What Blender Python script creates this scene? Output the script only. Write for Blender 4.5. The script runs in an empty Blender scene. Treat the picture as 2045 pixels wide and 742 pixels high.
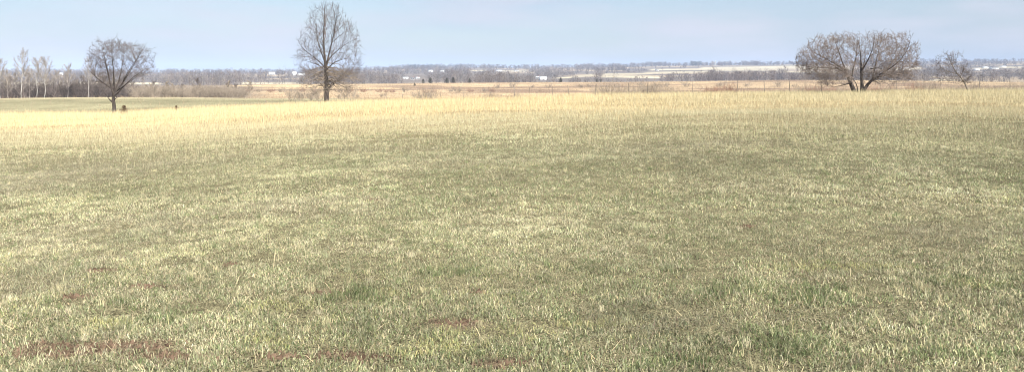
import bpy, math
import numpy as np
from mathutils import Vector

rng = np.random.default_rng(7)
scene = bpy.context.scene
COL = scene.collection
F = 1604.0            # focal length in photo pixels (2045 wide)
CU, HV = 1022.5, 147.0  # principal column, horizon row
CAMH = 1.65

# ------------------------------------------------------------------ noise
def _hash(ix, iy, seed):
    h = (ix.astype(np.int64) * 374761393 + iy.astype(np.int64) * 668265263 + seed * 1442695041) & 0xFFFFFFFF
    h = ((h ^ (h >> 13)) * 1274126177) & 0xFFFFFFFF
    return ((h ^ (h >> 16)) & 0xFFFF) / 65535.0

def vnoise(x, y, seed=0):
    x = np.asarray(x, float); y = np.asarray(y, float)
    ix = np.floor(x); iy = np.floor(y)
    fx = x - ix; fy = y - iy
    fx = fx * fx * (3 - 2 * fx); fy = fy * fy * (3 - 2 * fy)
    a = _hash(ix, iy, seed); b = _hash(ix + 1, iy, seed)
    c = _hash(ix, iy + 1, seed); d = _hash(ix + 1, iy + 1, seed)
    return (a * (1 - fx) + b * fx) * (1 - fy) + (c * (1 - fx) + d * fx) * fy

def fbm(x, y, seed=0, oct=4):
    s = 0.0; a = 0.5; t = 0.0
    for k in range(oct):
        s = s + a * vnoise(x * 2 ** k + 17.3 * k, y * 2 ** k - 9.1 * k, seed + k)
        t += a; a *= 0.5
    return s / t

def smooth(a, b, x):
    t = np.clip((x - a) / (b - a), 0, 1)
    return t * t * (3 - 2 * t)

# ------------------------------------------------------------------ the land
US = np.array([-400, 0, 300, 600, 850, 1050, 1300, 1600, 1850, 2045, 2450], float)
SL = np.array([-.034, -.0300, -.0255, -.0160, -.0118, -.0085, -.0035, -.0005, .0003, .0003, .0]) - .0042
VT = {
    100: [254, 244, 236, 221, 214, 208, 200, 196, 194, 194, 194],
    120: [236, 230, 222, 215, 211, 207, 201, 198, 196, 196, 196],
    140: [219, 215, 210, 206, 205, 203, 200, 198, 196, 196, 196],
    180: [197, 196, 193, 197, 202, 202, 199, 197, 195, 195, 195],
    240: [199, 198, 197, 196, 195, 195, 193, 192, 191, 191, 191],
    300: [193, 192, 190, 190, 190, 189, 187, 186, 186, 186, 186],
    420: [184, 183, 180, 178, 177, 176, 173, 172, 173, 174, 174],
    550: [172, 172, 171, 168, 165, 165, 161, 159, 161, 164, 164],
    700: [174, 173, 173, 171, 169, 168, 166, 164, 165, 166, 166],
    1000: [169, 169, 168, 166, 165, 165, 163, 161, 160, 160, 160],
    1500: [161, 160, 158, 156, 153, 154, 151, 148, 148, 148, 148],
    2200: [153, 152, 150, 150, 144, 145, 141, 138, 138, 138, 138],
    3000: [147, 146, 146, 146, 137, 139, 135, 131, 130, 129, 129],
    4000: [145, 144, 144, 144, 133, 136, 131, 128, 123, 121, 121],
    4600: [146, 145, 145, 145, 134, 137, 132, 129, 123, 121, 121],
    6500: [150, 150, 150, 150, 145, 146, 144, 142, 140, 138, 138],
    9000: [152, 152, 152, 152, 150, 150, 149, 148, 147, 146, 146],
}
UG = np.linspace(-900, 2950, 155)
DG = np.concatenate([np.linspace(0, 84, 22), np.geomspace(88, 9000, 240)])

def _table():
    us = np.concatenate([[-900], US, [2950]])
    ds = [0, 40, 88] + list(VT)
    rows = []
    for d in ds:
        if d <= 88:
            z = SL * d
        else:
            z = CAMH - (np.array(VT[d], float) - HV) * d / F
        z = np.concatenate([[z[0]], z, [z[-1]]])
        zi = np.interp(UG, us, z)
        for _ in range(6):
            zi[1:-1] = .25 * zi[:-2] + .5 * zi[1:-1] + .25 * zi[2:]
        rows.append(zi)
    rows = np.array(rows)
    T = np.empty((len(DG), len(UG)))
    for k in range(len(UG)):
        T[:, k] = np.interp(DG, ds, rows[:, k])
    for _ in range(10):
        T[24:-1] = .25 * T[23:-2] + .5 * T[24:-1] + .25 * T[25:]
    return T
TZ = _table()

def ground(x, y):
    x = np.asarray(x, float); y = np.asarray(y, float)
    d = np.clip(y, 0, 8999)
    u = CU + F * x / np.maximum(y, 14)
    fu = np.clip((u - UG[0]) / (UG[1] - UG[0]), 0, len(UG) - 1.001)
    iu = fu.astype(int); fu = fu - iu
    idx = np.interp(d, DG, np.arange(len(DG))); idx = np.clip(idx, 0, len(DG) - 1.001)
    jd = idx.astype(int); fd = idx - jd
    z = (TZ[jd, iu] * (1 - fu) + TZ[jd, iu + 1] * fu) * (1 - fd) + (TZ[jd + 1, iu] * (1 - fu) + TZ[jd + 1, iu + 1] * fu) * fd
    near = 1 - smooth(120, 260, y)
    z = z + near * (0.10 * (fbm(x * .55, y * .55, 3, 3) - .5) + 0.34 * smooth(5, 40, y) * (fbm(x * .09, y * .09, 5, 2) - .5))
    z = z + smooth(200, 500, y) * 1.6 * (fbm(x * .012, y * .012, 9, 3) - .5) + smooth(900, 2500, y) * 9 * (fbm(x * .0025, y * .0025, 12, 3) - .5)
    return z

def U2X(u, d):
    return (u - CU) / F * d

def row_of(u, d):
    x = U2X(u, d)
    return HV + F * (CAMH - ground(x, d)) / d

def find_d(u, v, a, b):
    ds = np.geomspace(a, b, 400)
    r = row_of(np.full(400, float(u)), ds)
    return float(ds[np.argmin(np.abs(r - v))])

# ------------------------------------------------------------------ mesh helpers
def mesh_np(name, verts, faces_list, cols=None, smooth_shade=False):
    """faces_list: list of (n,k) index arrays."""
    me = bpy.data.meshes.new(name)
    verts = np.ascontiguousarray(verts, np.float32)
    me.vertices.add(len(verts)); me.vertices.foreach_set('co', verts.ravel())
    li, ls, off = [], [], 0
    for f in faces_list:
        if len(f) == 0: continue
        k = f.shape[1]
        li.append(f.ravel()); ls.append(off + np.arange(len(f)) * k); off += f.size
    li = np.concatenate(li).astype(np.int32); ls = np.concatenate(ls).astype(np.int32)
    me.loops.add(len(li)); me.loops.foreach_set('vertex_index', li)
    me.polygons.add(len(ls)); me.polygons.foreach_set('loop_start', ls)
    if smooth_shade:
        me.polygons.foreach_set('use_smooth', np.ones(len(ls), bool))
    if cols is not None:
        a = me.attributes.new('Col', 'FLOAT_COLOR', 'POINT')
        c = np.ones((len(verts), 4), np.float32); c[:, :3] = cols
        a.data.foreach_set('color', c.ravel())
    me.update(calc_edges=True)
    return me

def put(name, me, mat=None, parent=None, **props):
    o = bpy.data.objects.new(name, me)
    COL.objects.link(o)
    if mat is not None: me.materials.append(mat)
    if parent is not None: o.parent = parent
    for k, v in props.items(): o[k] = v
    return o

def thing(name, label, cat, loc, rotz=0.0, group=None):
    o = bpy.data.objects.new(name, None); COL.objects.link(o)
    o.empty_display_size = .3
    o.location = loc; o.rotation_euler = (0, 0, rotz)
    o['label'] = label; o['category'] = cat
    if group: o['group'] = group
    return o

def dup(root, loc, rotz, scale=(1, 1, 1), label=None, group=None):
    r = root.copy(); COL.objects.link(r)
    r.location = loc; r.rotation_euler = (0, 0, rotz); r.scale = scale
    if label: r['label'] = label
    if group: r['group'] = group
    for ch in list(root.children):
        c = ch.copy(); COL.objects.link(c); c.parent = r
        for g in list(ch.children):
            e = g.copy(); COL.objects.link(e); e.parent = c
    return r

# ------------------------------------------------------------------ materials
def nodes_of(name):
    m = bpy.data.materials.new(name); m.use_nodes = True
    nt = m.node_tree; nt.nodes.clear()
    out = nt.nodes.new('ShaderNodeOutputMaterial')
    return m, nt, out

def mat_blade(name, trans=.3):
    m, nt, out = nodes_of(name)
    at = nt.nodes.new('ShaderNodeAttribute'); at.attribute_name = 'Col'
    d = nt.nodes.new('ShaderNodeBsdfDiffuse'); d.inputs['Roughness'].default_value = .6
    t = nt.nodes.new('ShaderNodeBsdfTranslucent')
    mx = nt.nodes.new('ShaderNodeMixShader'); mx.inputs[0].default_value = trans
    nt.links.new(at.outputs['Color'], d.inputs['Color']); nt.links.new(at.outputs['Color'], t.inputs['Color'])
    nt.links.new(d.outputs[0], mx.inputs[1]); nt.links.new(t.outputs[0], mx.inputs[2])
    nt.links.new(mx.outputs[0], out.inputs['Surface'])
    return m

def mat_ground():
    m, nt, out = nodes_of('land')
    at = nt.nodes.new('ShaderNodeAttribute'); at.attribute_name = 'Col'
    geo = nt.nodes.new('ShaderNodeNewGeometry')
    n1 = nt.nodes.new('ShaderNodeTexNoise'); n1.inputs['Scale'].default_value = 9; n1.inputs['Detail'].default_value = 6
    n2 = nt.nodes.new('ShaderNodeTexNoise'); n2.inputs['Scale'].default_value = .12; n2.inputs['Detail'].default_value = 5
    nt.links.new(geo.outputs['Position'], n1.inputs['Vector']); nt.links.new(geo.outputs['Position'], n2.inputs['Vector'])
    mr = nt.nodes.new('ShaderNodeMapRange'); mr.inputs['From Min'].default_value = .25; mr.inputs['From Max'].default_value = .75
    mr.inputs['To Min'].default_value = .55; mr.inputs['To Max'].default_value = 1.35
    nt.links.new(n1.outputs['Fac'], mr.inputs['Value'])
    mr2 = nt.nodes.new('ShaderNodeMapRange'); mr2.inputs['From Min'].default_value = .3; mr2.inputs['From Max'].default_value = .7
    mr2.inputs['To Min'].default_value = .78; mr2.inputs['To Max'].default_value = 1.2
    nt.links.new(n2.outputs['Fac'], mr2.inputs['Value'])
    n3 = nt.nodes.new('ShaderNodeTexNoise'); n3.inputs['Scale'].default_value = 75; n3.inputs['Detail'].default_value = 3
    nt.links.new(geo.outputs['Position'], n3.inputs['Vector'])
    mr3 = nt.nodes.new('ShaderNodeMapRange'); mr3.inputs['From Min'].default_value = .36; mr3.inputs['From Max'].default_value = .66
    mr3.inputs['To Min'].default_value = .22; mr3.inputs['To Max'].default_value = 1.75
    nt.links.new(n3.outputs['Fac'], mr3.inputs['Value'])
    m3 = nt.nodes.new('ShaderNodeMath'); m3.operation = 'MULTIPLY'
    nt.links.new(mr.outputs[0], m3.inputs[0]); nt.links.new(mr3.outputs[0], m3.inputs[1])
    mu = nt.nodes.new('ShaderNodeMath'); mu.operation = 'MULTIPLY'
    nt.links.new(m3.outputs[0], mu.inputs[0]); nt.links.new(mr2.outputs[0], mu.inputs[1])
    vm = nt.nodes.new('ShaderNodeVectorMath'); vm.operation = 'SCALE'
    nt.links.new(at.outputs['Color'], vm.inputs[0]); nt.links.new(mu.outputs[0], vm.inputs['Scale'])
    b = nt.nodes.new('ShaderNodeBsdfDiffuse'); b.inputs['Roughness'].default_value = .8
    nt.links.new(vm.outputs[0], b.inputs['Color'])
    bp = nt.nodes.new('ShaderNodeBump'); bp.inputs['Strength'].default_value = .6; bp.inputs['Distance'].default_value = .03
    nt.links.new(n1.outputs['Fac'], bp.inputs['Height']); nt.links.new(bp.outputs[0], b.inputs['Normal'])
    nt.links.new(b.outputs[0], out.inputs['Surface'])
    return m

def mat_bark(name, c1, c2, scale=6.0):
    m, nt, out = nodes_of(name)
    tc = nt.nodes.new('ShaderNodeTexCoord')
    mp = nt.nodes.new('ShaderNodeMapping'); mp.inputs['Scale'].default_value = (1, 1, .25)
    n = nt.nodes.new('ShaderNodeTexNoise'); n.inputs['Scale'].default_value = scale; n.inputs['Detail'].default_value = 6
    r = nt.nodes.new('ShaderNodeValToRGB')
    r.color_ramp.elements[0].position = .35; r.color_ramp.elements[0].color = (*c1, 1)
    r.color_ramp.elements[1].position = .68; r.color_ramp.elements[1].color = (*c2, 1)
    b = nt.nodes.new('ShaderNodeBsdfPrincipled'); b.inputs['Roughness'].default_value = .85
    b.inputs['Specular IOR Level'].default_value = .2
    bp = nt.nodes.new('ShaderNodeBump'); bp.inputs['Strength'].default_value = .8; bp.inputs['Distance'].default_value = .02
    L = nt.links.new
    L(tc.outputs['Object'], mp.inputs[0]); L(mp.outputs[0], n.inputs['Vector']); L(n.outputs['Fac'], r.inputs[0])
    L(r.outputs[0], b.inputs['Base Color']); L(n.outputs['Fac'], bp.inputs['Height']); L(bp.outputs[0], b.inputs['Normal'])
    L(b.outputs[0], out.inputs['Surface'])
    return m

def mat_plain(name, c, rough=.7, var=.12, scale=3):
    m, nt, out = nodes_of(name)
    tc = nt.nodes.new('ShaderNodeTexCoord')
    n = nt.nodes.new('ShaderNodeTexNoise'); n.inputs['Scale'].default_value = scale; n.inputs['Detail'].default_value = 4
    r = nt.nodes.new('ShaderNodeValToRGB')
    r.color_ramp.elements[0].position = .3; r.color_ramp.elements[0].color = (*[k * (1 - var) for k in c], 1)
    r.color_ramp.elements[1].position = .7; r.color_ramp.elements[1].color = (*[min(.9, k * (1 + var)) for k in c], 1)
    b = nt.nodes.new('ShaderNodeBsdfPrincipled'); b.inputs['Roughness'].default_value = rough
    nt.links.new(tc.outputs['Object'], n.inputs['Vector']); nt.links.new(n.outputs['Fac'], r.inputs[0])
    nt.links.new(r.outputs[0], b.inputs['Base Color']); nt.links.new(b.outputs[0], out.inputs['Surface'])
    return m

M_BLADE = mat_blade('grass blades', .16)
M_WOOD = mat_blade('far twigs', .0)
M_LAND = mat_ground()
M_BARK_DARK = mat_bark('dark oak bark', (.035, .03, .027), (.11, .09, .075))
M_TWIG_GREY = mat_bark('grey brown twigs', (.095, .08, .072), (.19, .155, .14), 2)
M_TWIG_PURPLE = mat_bark('purple brown twigs', (.155, .125, .108), (.28, .23, .20), 2)
M_TWIG_TAN = mat_bark('light tan lower branches', (.17, .14, .11), (.33, .27, .21), 2)
M_BARK_WHITE = mat_bark('pale peeling bark', (.24, .22, .20), (.44, .42, .385), 3)
M_TWIG_PALE = mat_bark('pale twigs', (.22, .19, .17), (.40, .36, .32), 2)
M_TWIG_BRUSH = mat_bark('brush stems', (.24, .20, .155), (.42, .35, .275), 2)
M_TWIG_RED = mat_bark('reddish brush stems', (.20, .115, .085), (.36, .23, .17), 2)
M_POST = mat_bark('weathered post', (.10, .085, .07), (.26, .225, .185), 8)
M_WIRE = mat_plain('fence wire', (.22, .2, .18), .5)
M_CEDAR = mat_blade('cedar needles', .1)

# ------------------------------------------------------------------ land mesh and land cover
def dirt_spots():
    L = [(215, 703, 190, 12), (90, 716, 120, 10), (350, 722, 100, 10), (292, 578, 24, 4), (655, 592, 45, 6), (905, 655, 50, 9), (700, 722, 110, 9), (745, 404, 26, 3),
         (1495, 458, 12, 3), (955, 592, 16, 3), (1010, 735, 60, 5), (460, 535, 18, 4), (200, 545, 30, 4), (150, 600, 40, 5), (560, 722, 50, 7)]
    out = []
    for u, v, du, dv in L:
        d = CAMH * F / (v - HV - 14)
        d = find_d(u, v, 3, 60)
        out.append((U2X(u, d), d, du / F * d, dv * d * d / (CAMH * F)))
    return out
DIRT = dirt_spots()
GREENS = [(900, 552, 60, 10), (1480, 578, 110, 16), (1960, 572, 80, 14), (1660, 600, 120, 22), (130, 540, 80, 14), (280, 480, 60, 14), (340, 640, 70, 14), (1550, 690, 160, 30), (1280, 640, 60, 15), (1350, 735, 120, 12), (1950, 720, 120, 14), (240, 620, 60, 12), (700, 600, 90, 14)]
YELLOWS = [(720, 562, 55, 9), (770, 590, 50, 8), (860, 700, 90, 16), (1000, 670, 120, 18), (550, 620, 70, 12), (210, 655, 50, 10), (1200, 660, 120, 16), (560, 690, 70, 12), (1950, 575, 50, 7), (1660, 540, 120, 8)]

def spot_field(spots, x, y, seed):
    f = np.zeros_like(x)
    wob = .7 * (fbm(x * 1.7, y * 1.7, seed, 3) - .5) + .8 * (vnoise(x * 9, y * 7, seed + 5) - .5)
    for (cx, cy, rx, ry) in spots:
        q = np.sqrt(((x - cx) / rx) ** 2 + ((y - cy) / max(ry, .06)) ** 2)
        f = np.maximum(f, 1 - smooth(.45, 1.25, q + 1.3 * wob))
    return f

def to_world(L):
    out = []
    for u, v, du, dv in L:
        d = find_d(u, v, 3, 60)
        out.append((U2X(u, d), d, du / F * d, dv * d * d / (CAMH * F)))
    return out
GREYZ = to_world([(150, 350, 200, 30), (250, 460, 250, 40), (1450, 288, 150, 8), (700, 302, 200, 8), (80, 560, 120, 60), (1330, 640, 130, 50), (560, 420, 200, 25), (1900, 470, 120, 25)])
PALEZ = to_world([(950, 330, 250, 15), (1500, 380, 200, 15), (1850, 400, 180, 25), (1000, 450, 150, 30), (400, 320, 150, 8), (100, 500, 80, 15), (1250, 510, 150, 25), (1780, 345, 200, 10), (700, 500, 140, 20)])
GREENS = to_world(GREENS); YELLOWS = to_world(YELLOWS)

def C(*a): return np.array(a, float)

def mix(a, b, t):
    t = np.asarray(t)[:, None]
    return a * (1 - t) + b * t

def land_color(x, y):
    n = len(x)
    u = CU + F * x / np.maximum(y, 5)
    z = ground(x, y)
    v = HV + F * (CAMH - z) / np.maximum(y, 3)
    base = np.tile(C(.135, .122, .074), (n, 1))
    dirt = spot_field(DIRT, x, y, 31)
    base = mix(base, C(.115, .084, .06), dirt)
    base = mix(base, C(.26, .205, .115), smooth(20, 42, y))
    # green winter pasture beyond the crest, on the left
    past = C(.215, .20, .125) * (1 + .25 * (fbm(x * .02, y * .12, 21, 3)[:, None] - .5) * 2)
    past = mix(past, C(.33, .29, .19), smooth(166, 174, y) * (1 - smooth(182, 190, y)) * .8)
    k = smooth(92, 104, y) * (1 - smooth(690, 830, u + 40 * fbm(x * .03, y * .03, 8)))
    grass2 = C(.31, .245, .155)
    base = mix(base, np.tile(grass2, (n, 1)), smooth(92, 104, y))
    base = mix(base, past, k)
    # tan prairie
    st = fbm(x * .018, y * .03, 40, 4)
    tan = mix(np.tile(C(.38, .29, .19), (n, 1)), np.tile(C(.22, .16, .115), (n, 1)), smooth(.42, .66, st))
    tan = mix(tan, np.tile(C(.45, .345, .215), (n, 1)), smooth(.55, .75, fbm(x * .008, y * .02, 44, 3)))
    base = mix(base, tan, smooth(200, 250, y))
    # bare brush ground on the left, with tan gaps
    bl = smooth(186, 196, y) * (1 - smooth(470, 560, u + 30 * (fbm(x * .02, y * .02, 46, 2) - .5)))
    base = mix(base, np.tile(C(.185, .155, .125), (n, 1)), bl * smooth(.25, .5, fbm(x * .03, y * .008, 47, 3) + .12))
    # wood floor
    fl = C(.15, .13, .115) * (1 + .3 * (fbm(x * .01, y * .01, 50, 3)[:, None] - .5) * 2)
    pf = smooth(.54, .62, fbm(x * .0045, y * .0035, 53, 3))
    fl = mix(fl, np.tile(C(.34, .275, .195), (n, 1)), pf * .85)
    base = mix(base, fl, smooth(555, 600, y + 40 * (fbm(x * .01, y * .0, 51, 2) - .5)))
    # pale fields far off
    fld = field_mask(u, v, y)
    base = mix(base, np.tile(C(.40, .355, .26), (n, 1)) * (.7 + .6 * fbm(x * .004, y * .004, 60, 2)[:, None]), fld)
    return base

FIELDS = [  # u0 u1 vcentre(u0) vcentre(u1) half height
    (1200, 1300, 148.5, 147, 1.6), (1290, 1420, 145.5, 143, 2.0), (1300, 1420, 139.5, 138, 1.8), (1400, 1600, 137.5, 134, 3.2), (1420, 1560, 141, 139, 2.0),
    (1590, 1700, 136, 137, 2.5), (1560, 1680, 143.5, 144.5, 1.3), (1780, 1840, 137, 136.5, 3.0), (935, 975, 141.5, 141, 1.4), (1000, 1050, 141.5, 142, 1.5),
    (1110, 1150, 156, 154, 1.6), (1150, 1190, 153, 149, 2.0), (1200, 1320, 152, 154, 2.6), 
    (20, 110, 166, 167, 2.0), (150, 320, 166, 167, 2.2), (480, 600, 167, 167, 2.5), (1940, 2045, 137, 134, 1.5), (1860, 1910, 160, 160, 2.0)]

def field_mask(u, v, y):
    m = np.zeros_like(u)
    wob = 1.2 * (fbm(u * .02, y * .002, 70, 3) - .5)
    for (a, b, va, vb, h) in FIELDS:
        vc = va + (vb - va) * np.clip((u - a) / (b - a), 0, 1)
        m = np.maximum(m, smooth(a - 6, a + 6, u) * (1 - smooth(b - 6, b + 6, u)) * (1 - smooth(h * .55, h * 1.2, np.abs(v - vc + wob))))
    return m * smooth(600, 700, y)

def build_land():
    ys = np.concatenate([np.array([-24, -12, -5, 0, 1.5]), np.geomspace(3, 8800, 560)])
    ts = np.linspace(-1.35, 1.35, 430)
    Y, T = np.meshgrid(ys, ts, indexing='ij')
    X = T * (Y + 30)
    x, y = X.ravel(), Y.ravel()
    z = ground(x, y)
    nr, nc = Y.shape
    i = np.arange(nr * nc).reshape(nr, nc)
    f = np.stack([i[:-1, :-1], i[:-1, 1:], i[1:, 1:], i[1:, :-1]], -1).reshape(-1, 4)
    cols = land_color(x, y)
    me = mesh_np('ground', np.stack([x, y, z], 1), [f], cols, True)
    put('ground', me, M_LAND, kind='structure')
build_land()

# ------------------------------------------------------------------ grass
def blades(x, y, h, w, lean, az, col, bend=.5, segs=2, yaw=None, z0=None):
    n = len(x)
    z = ground(x, y) if z0 is None else z0
    if yaw is None: yaw = rng.uniform(0, math.pi, n)
    wx, wy = np.cos(yaw) * w * .5, np.sin(yaw) * w * .5
    dx, dy = np.cos(az), np.sin(az)
    root = np.stack([x, y, z - .01], 1)
    W = np.stack([wx, wy, np.zeros(n)], 1)
    l1 = lean * (1 - bend); l2 = np.minimum(lean * (1 + bend), 2.0)
    if segs == 1:
        tip = root + np.stack([dx * np.sin(lean) * h, dy * np.sin(lean) * h, np.cos(lean) * h], 1)
        V = np.stack([root - W, root + W, tip], 1).reshape(-1, 3)
        b = np.arange(n) * 3
        return V, [np.stack([b, b + 1, b + 2], 1)], np.repeat(col, 3, 0)
    mid = root + np.stack([dx * np.sin(l1) * h * .5, dy * np.sin(l1) * h * .5, np.cos(l1) * h * .5], 1)
    tip = mid + np.stack([dx * np.sin(l2) * h * .5, dy * np.sin(l2) * h * .5, np.cos(l2) * h * .5], 1)
    V = np.stack([root - W, root + W, mid - W * .8, mid + W * .8, tip], 1).reshape(-1, 3)
    b = np.arange(n) * 5
    return V, [np.stack([b, b + 1, b + 3, b + 2], 1), np.stack([b + 2, b + 3, b + 4], 1)], np.repeat(col, 5, 0)

def join(parts):
    V, Fq, Ft, Cc, off = [], [], [], [], 0
    for v, fs, c in parts:
        for f in fs:
            (Fq if f.shape[1] == 4 else Ft).append(f + off)
        V.append(v); Cc.append(c); off += len(v)
    fl = []
    if Fq: fl.append(np.concatenate(Fq))
    if Ft: fl.append(np.concatenate(Ft))
    return np.concatenate(V), fl, np.concatenate(Cc)

STRAW, PALE, GREEN, GREYG, BROWN, GOLD, YEL = C(.50, .455, .285), C(.58, .535, .375), C(.19, .23, .11), C(.315, .325, .20), C(.24, .18, .125), C(.62, .45, .22), C(.42, .41, .20)

def pick(pr, choices):
    """pr (n,k) weights; returns colours."""
    c = np.cumsum(pr, 1); c /= c[:, -1:]
    k = (rng.random(len(pr))[:, None] > c).sum(1)
    return np.array(choices)[k]

def turf_cols(x, y):
    n = len(x)
    g = smooth(.36, .64, fbm(x * .23, y * .15, 80, 4))
    g2 = smooth(.4, .7, fbm(x * .9, y * .7, 90, 3))
    yl = smooth(.5, .72, fbm(x * .45, y * .38, 95, 3))
    br = smooth(.52, .72, fbm(x * .5, y * .3, 99, 3))
    sg = spot_field(GREENS, x, y, 33); sy = spot_field(YELLOWS, x, y, 34); sd = spot_field(DIRT, x, y, 31)
    far = smooth(14, 26, y)
    gz = spot_field(GREYZ, x, y, 35); pz = spot_field(PALEZ, x, y, 36)
    w = np.stack([
        .22 + .20 * (1 - g) + .22 * far + .1 * pz,              # straw
        .10 + .14 * (1 - g2) + .22 * far + .42 * pz,            # pale
        .27 + .5 * g * g2 + 1.7 * sg - .12 * far - .2 * pz,    # green
        .34 + .36 * g - .1 * far + .3 * gz,                     # grey green
          .05 + .16 * br + 1.2 * sd + .18 * gz,                   # brown
        .01 + .22 * yl * yl + 2.2 * sy], 1)
    w = np.clip(w, .01, None)
    c = pick(w, [STRAW, PALE, GREEN, GREYG, BROWN, YEL])
    gm = np.clip(.5 * gz + .3 * smooth(.52, .66, fbm(x * .10, y * .055, 181, 3)), 0, .7)
    c = mix(c, np.tile(C(.27, .245, .18), (n, 1)), gm)
    c = c * rng.uniform(.6, 1.4, n)[:, None] * (1 + rng.normal(0, .04, (n, 3))) * (.76 + .50 * vnoise(x * 6.5, y * 5, 171))[:, None] * (.88 + .26 * vnoise(x * 1.9, y * .9, 173))[:, None] * (.82 + .36 * smooth(.25, .75, fbm(x * .3, y * .2, 97, 4)))[:, None]
    return np.clip(c, .01, .85), sd

def field_xy(n, y0, y1, power=1.0, marg=1.8):
    y = y0 + (y1 - y0) * rng.random(n) ** power
    x = (rng.random(n) * 2 - 1) * (.70 * y + marg)
    return x, y

def build_turf():
    parts = []
    # close turf
    for (n, y0, y1, h0, h1, w0, w1, segs) in [(460000, 3.7, 10, .02, .055, .0028, .005, 2), (460000, 10, 20, .025, .075, .0035, .0065, 2), (400000, 20, 43, .04, .11, .005, .009, 1)]:
        x, y = field_xy(n, y0, y1)
        clump = fbm(x * 4.2, y * 4.2, 120, 2)
        c, sd = turf_cols(x, y)
        keep = rng.random(n) < (.12 + .88 * smooth(.12, .6, clump)) * (1 - .66 * sd)
        x, y, c, clump = x[keep], y[keep], c[keep], clump[keep]
        n = len(x)
        sg_ = spot_field(GREENS, x, y, 33)
        h = (1 + .55 * sg_) * (h0 + (h1 - h0) * rng.random(n) ** 1.5) * (.6 + .9 * clump)
        nf = 1 + .16 * (1 - smooth(4.2, 8.5, y))
        h = h * nf; w = rng.uniform(w0, w1, n) * nf
        flat = rng.random(n) < (.84 - .5 * smooth(8, 24, y))
        lean = np.where(flat, rng.uniform(.85, 1.5, n), np.abs(rng.normal(.3, .42, n)))
        az = rng.uniform(0, 2 * math.pi, n)
        z0 = ground(x, y) + np.where(flat, rng.uniform(.0, .025, n), 0)
        parts.append(blades(x, y, h, w, lean, az, c, .6, segs, z0=z0))
    # tufts: blades fanning from one root
    nt_ = 2600
    tx, ty = field_xy(nt_, 3.8, 30, 1.15)
    m = 26
    x = np.repeat(tx, m) + rng.normal(0, .018, nt_ * m); y = np.repeat(ty, m) + rng.normal(0, .018, nt_ * m)
    kind = rng.choice(4, nt_, p=[.36, .22, .26, .16])
    tc_ = np.array([STRAW, GREEN, GREYG, PALE])[kind] * rng.uniform(.75, 1.2, nt_)[:, None]
    size = rng.uniform(.045, .10, nt_)
    az = rng.uniform(0, 2 * math.pi, nt_ * m)
    n = nt_ * m
    parts.append(blades(x, y, np.repeat(size, m) * rng.uniform(.5, 1.2, n), rng.uniform(.003, .005, n) * (.7 + .03 * y), np.abs(rng.normal(.55, .35, n)), az, np.clip(np.repeat(tc_, m, 0) * rng.uniform(.8, 1.2, n)[:, None], .01, .85), .6, 2))
    V, fl, cc = join(parts)
    put('turf_grass', mesh_np('turf_grass', V, fl, cc), M_BLADE, kind='stuff', label='short patchy winter turf, green and straw mixed, filling the foreground', category='grass')

def build_tall():
    parts = []
    # thin transition stand
    n = 140000
    x, y = field_xy(n, 13, 44, .8)
    dens = smooth(15, 38, y) * smooth(.25, .6, fbm(x * .22, y * .12, 130, 3) + .25 * smooth(20, 42, y))
    k = rng.random(n) < dens + .02
    x, y = x[k], y[k]; n = len(x)
    h = rng.uniform(.10, .22, n) * (1 + .5 * smooth(25, 45, y)); w = rng.uniform(.004, .009, n)
    c = pick(np.stack([np.full(n, .5), np.full(n, .4), np.full(n, .15)], 1), [STRAW, PALE, C(.30, .25, .17)])
    c = c * rng.uniform(.75, 1.2, n)[:, None]
    parts.append(blades(x, y, h, w, np.abs(rng.normal(.15, .16, n)), rng.uniform(0, 6.28, n), c, .4, 1))
    # golden stand to the crest and over it
    n = 350000
    x, y = field_xy(n, 30, 100, 1.0, 3)
    edge = 41 + 7 * (fbm(x * .08, y * .02, 140, 3) - .5) * 2
    u = CU + F * x / y
    right = smooth(900, 1700, u)
    k = rng.random(n) < smooth(edge - 9, edge + 9, y) * (.5 + .6 * fbm(x * .3, y * .3, 141, 2))
    x, y, right, edge = x[k], y[k], right[k], edge[k]; n = len(x)
    hh = .20 + .34 * smooth(-6, 30, y - edge)
    h = hh * rng.uniform(.35, 1.3, n) * (.7 + .6 * vnoise(x * .9, y * .35, 177)) * (1 - .22 * right); w = rng.uniform(.006, .013, n)
    tone = fbm(x * .12, y * .2, 143, 3)
    gcol = mix(np.tile(C(.66, .53, .30), (n, 1)), np.tile(C(.61, .54, .34), (n, 1)), np.clip(right * .9 + .5 * (tone - .5), 0, 1))
    c = pick(np.stack([np.full(n, .35), np.full(n, .25), np.full(n, .07)], 1), [PALE, STRAW, BROWN * 1.5])
    gk = rng.random(n) < .66
    c = np.where(gk[:, None], gcol, c) * rng.uniform(.78, 1.2, n)[:, None]
    parts.append(blades(x, y, h, w, np.abs(rng.normal(.16, .14, n)), rng.normal(2.6, 1.2, n), np.clip(c, .01, .85), .4, 2))
    V, fl, cc = join(parts)
    put('golden_grass', mesh_np('golden_grass', V, fl, cc), M_BLADE, kind='stuff', label='tall golden dry grass in a band along the crest of the field', category='grass')

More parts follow.
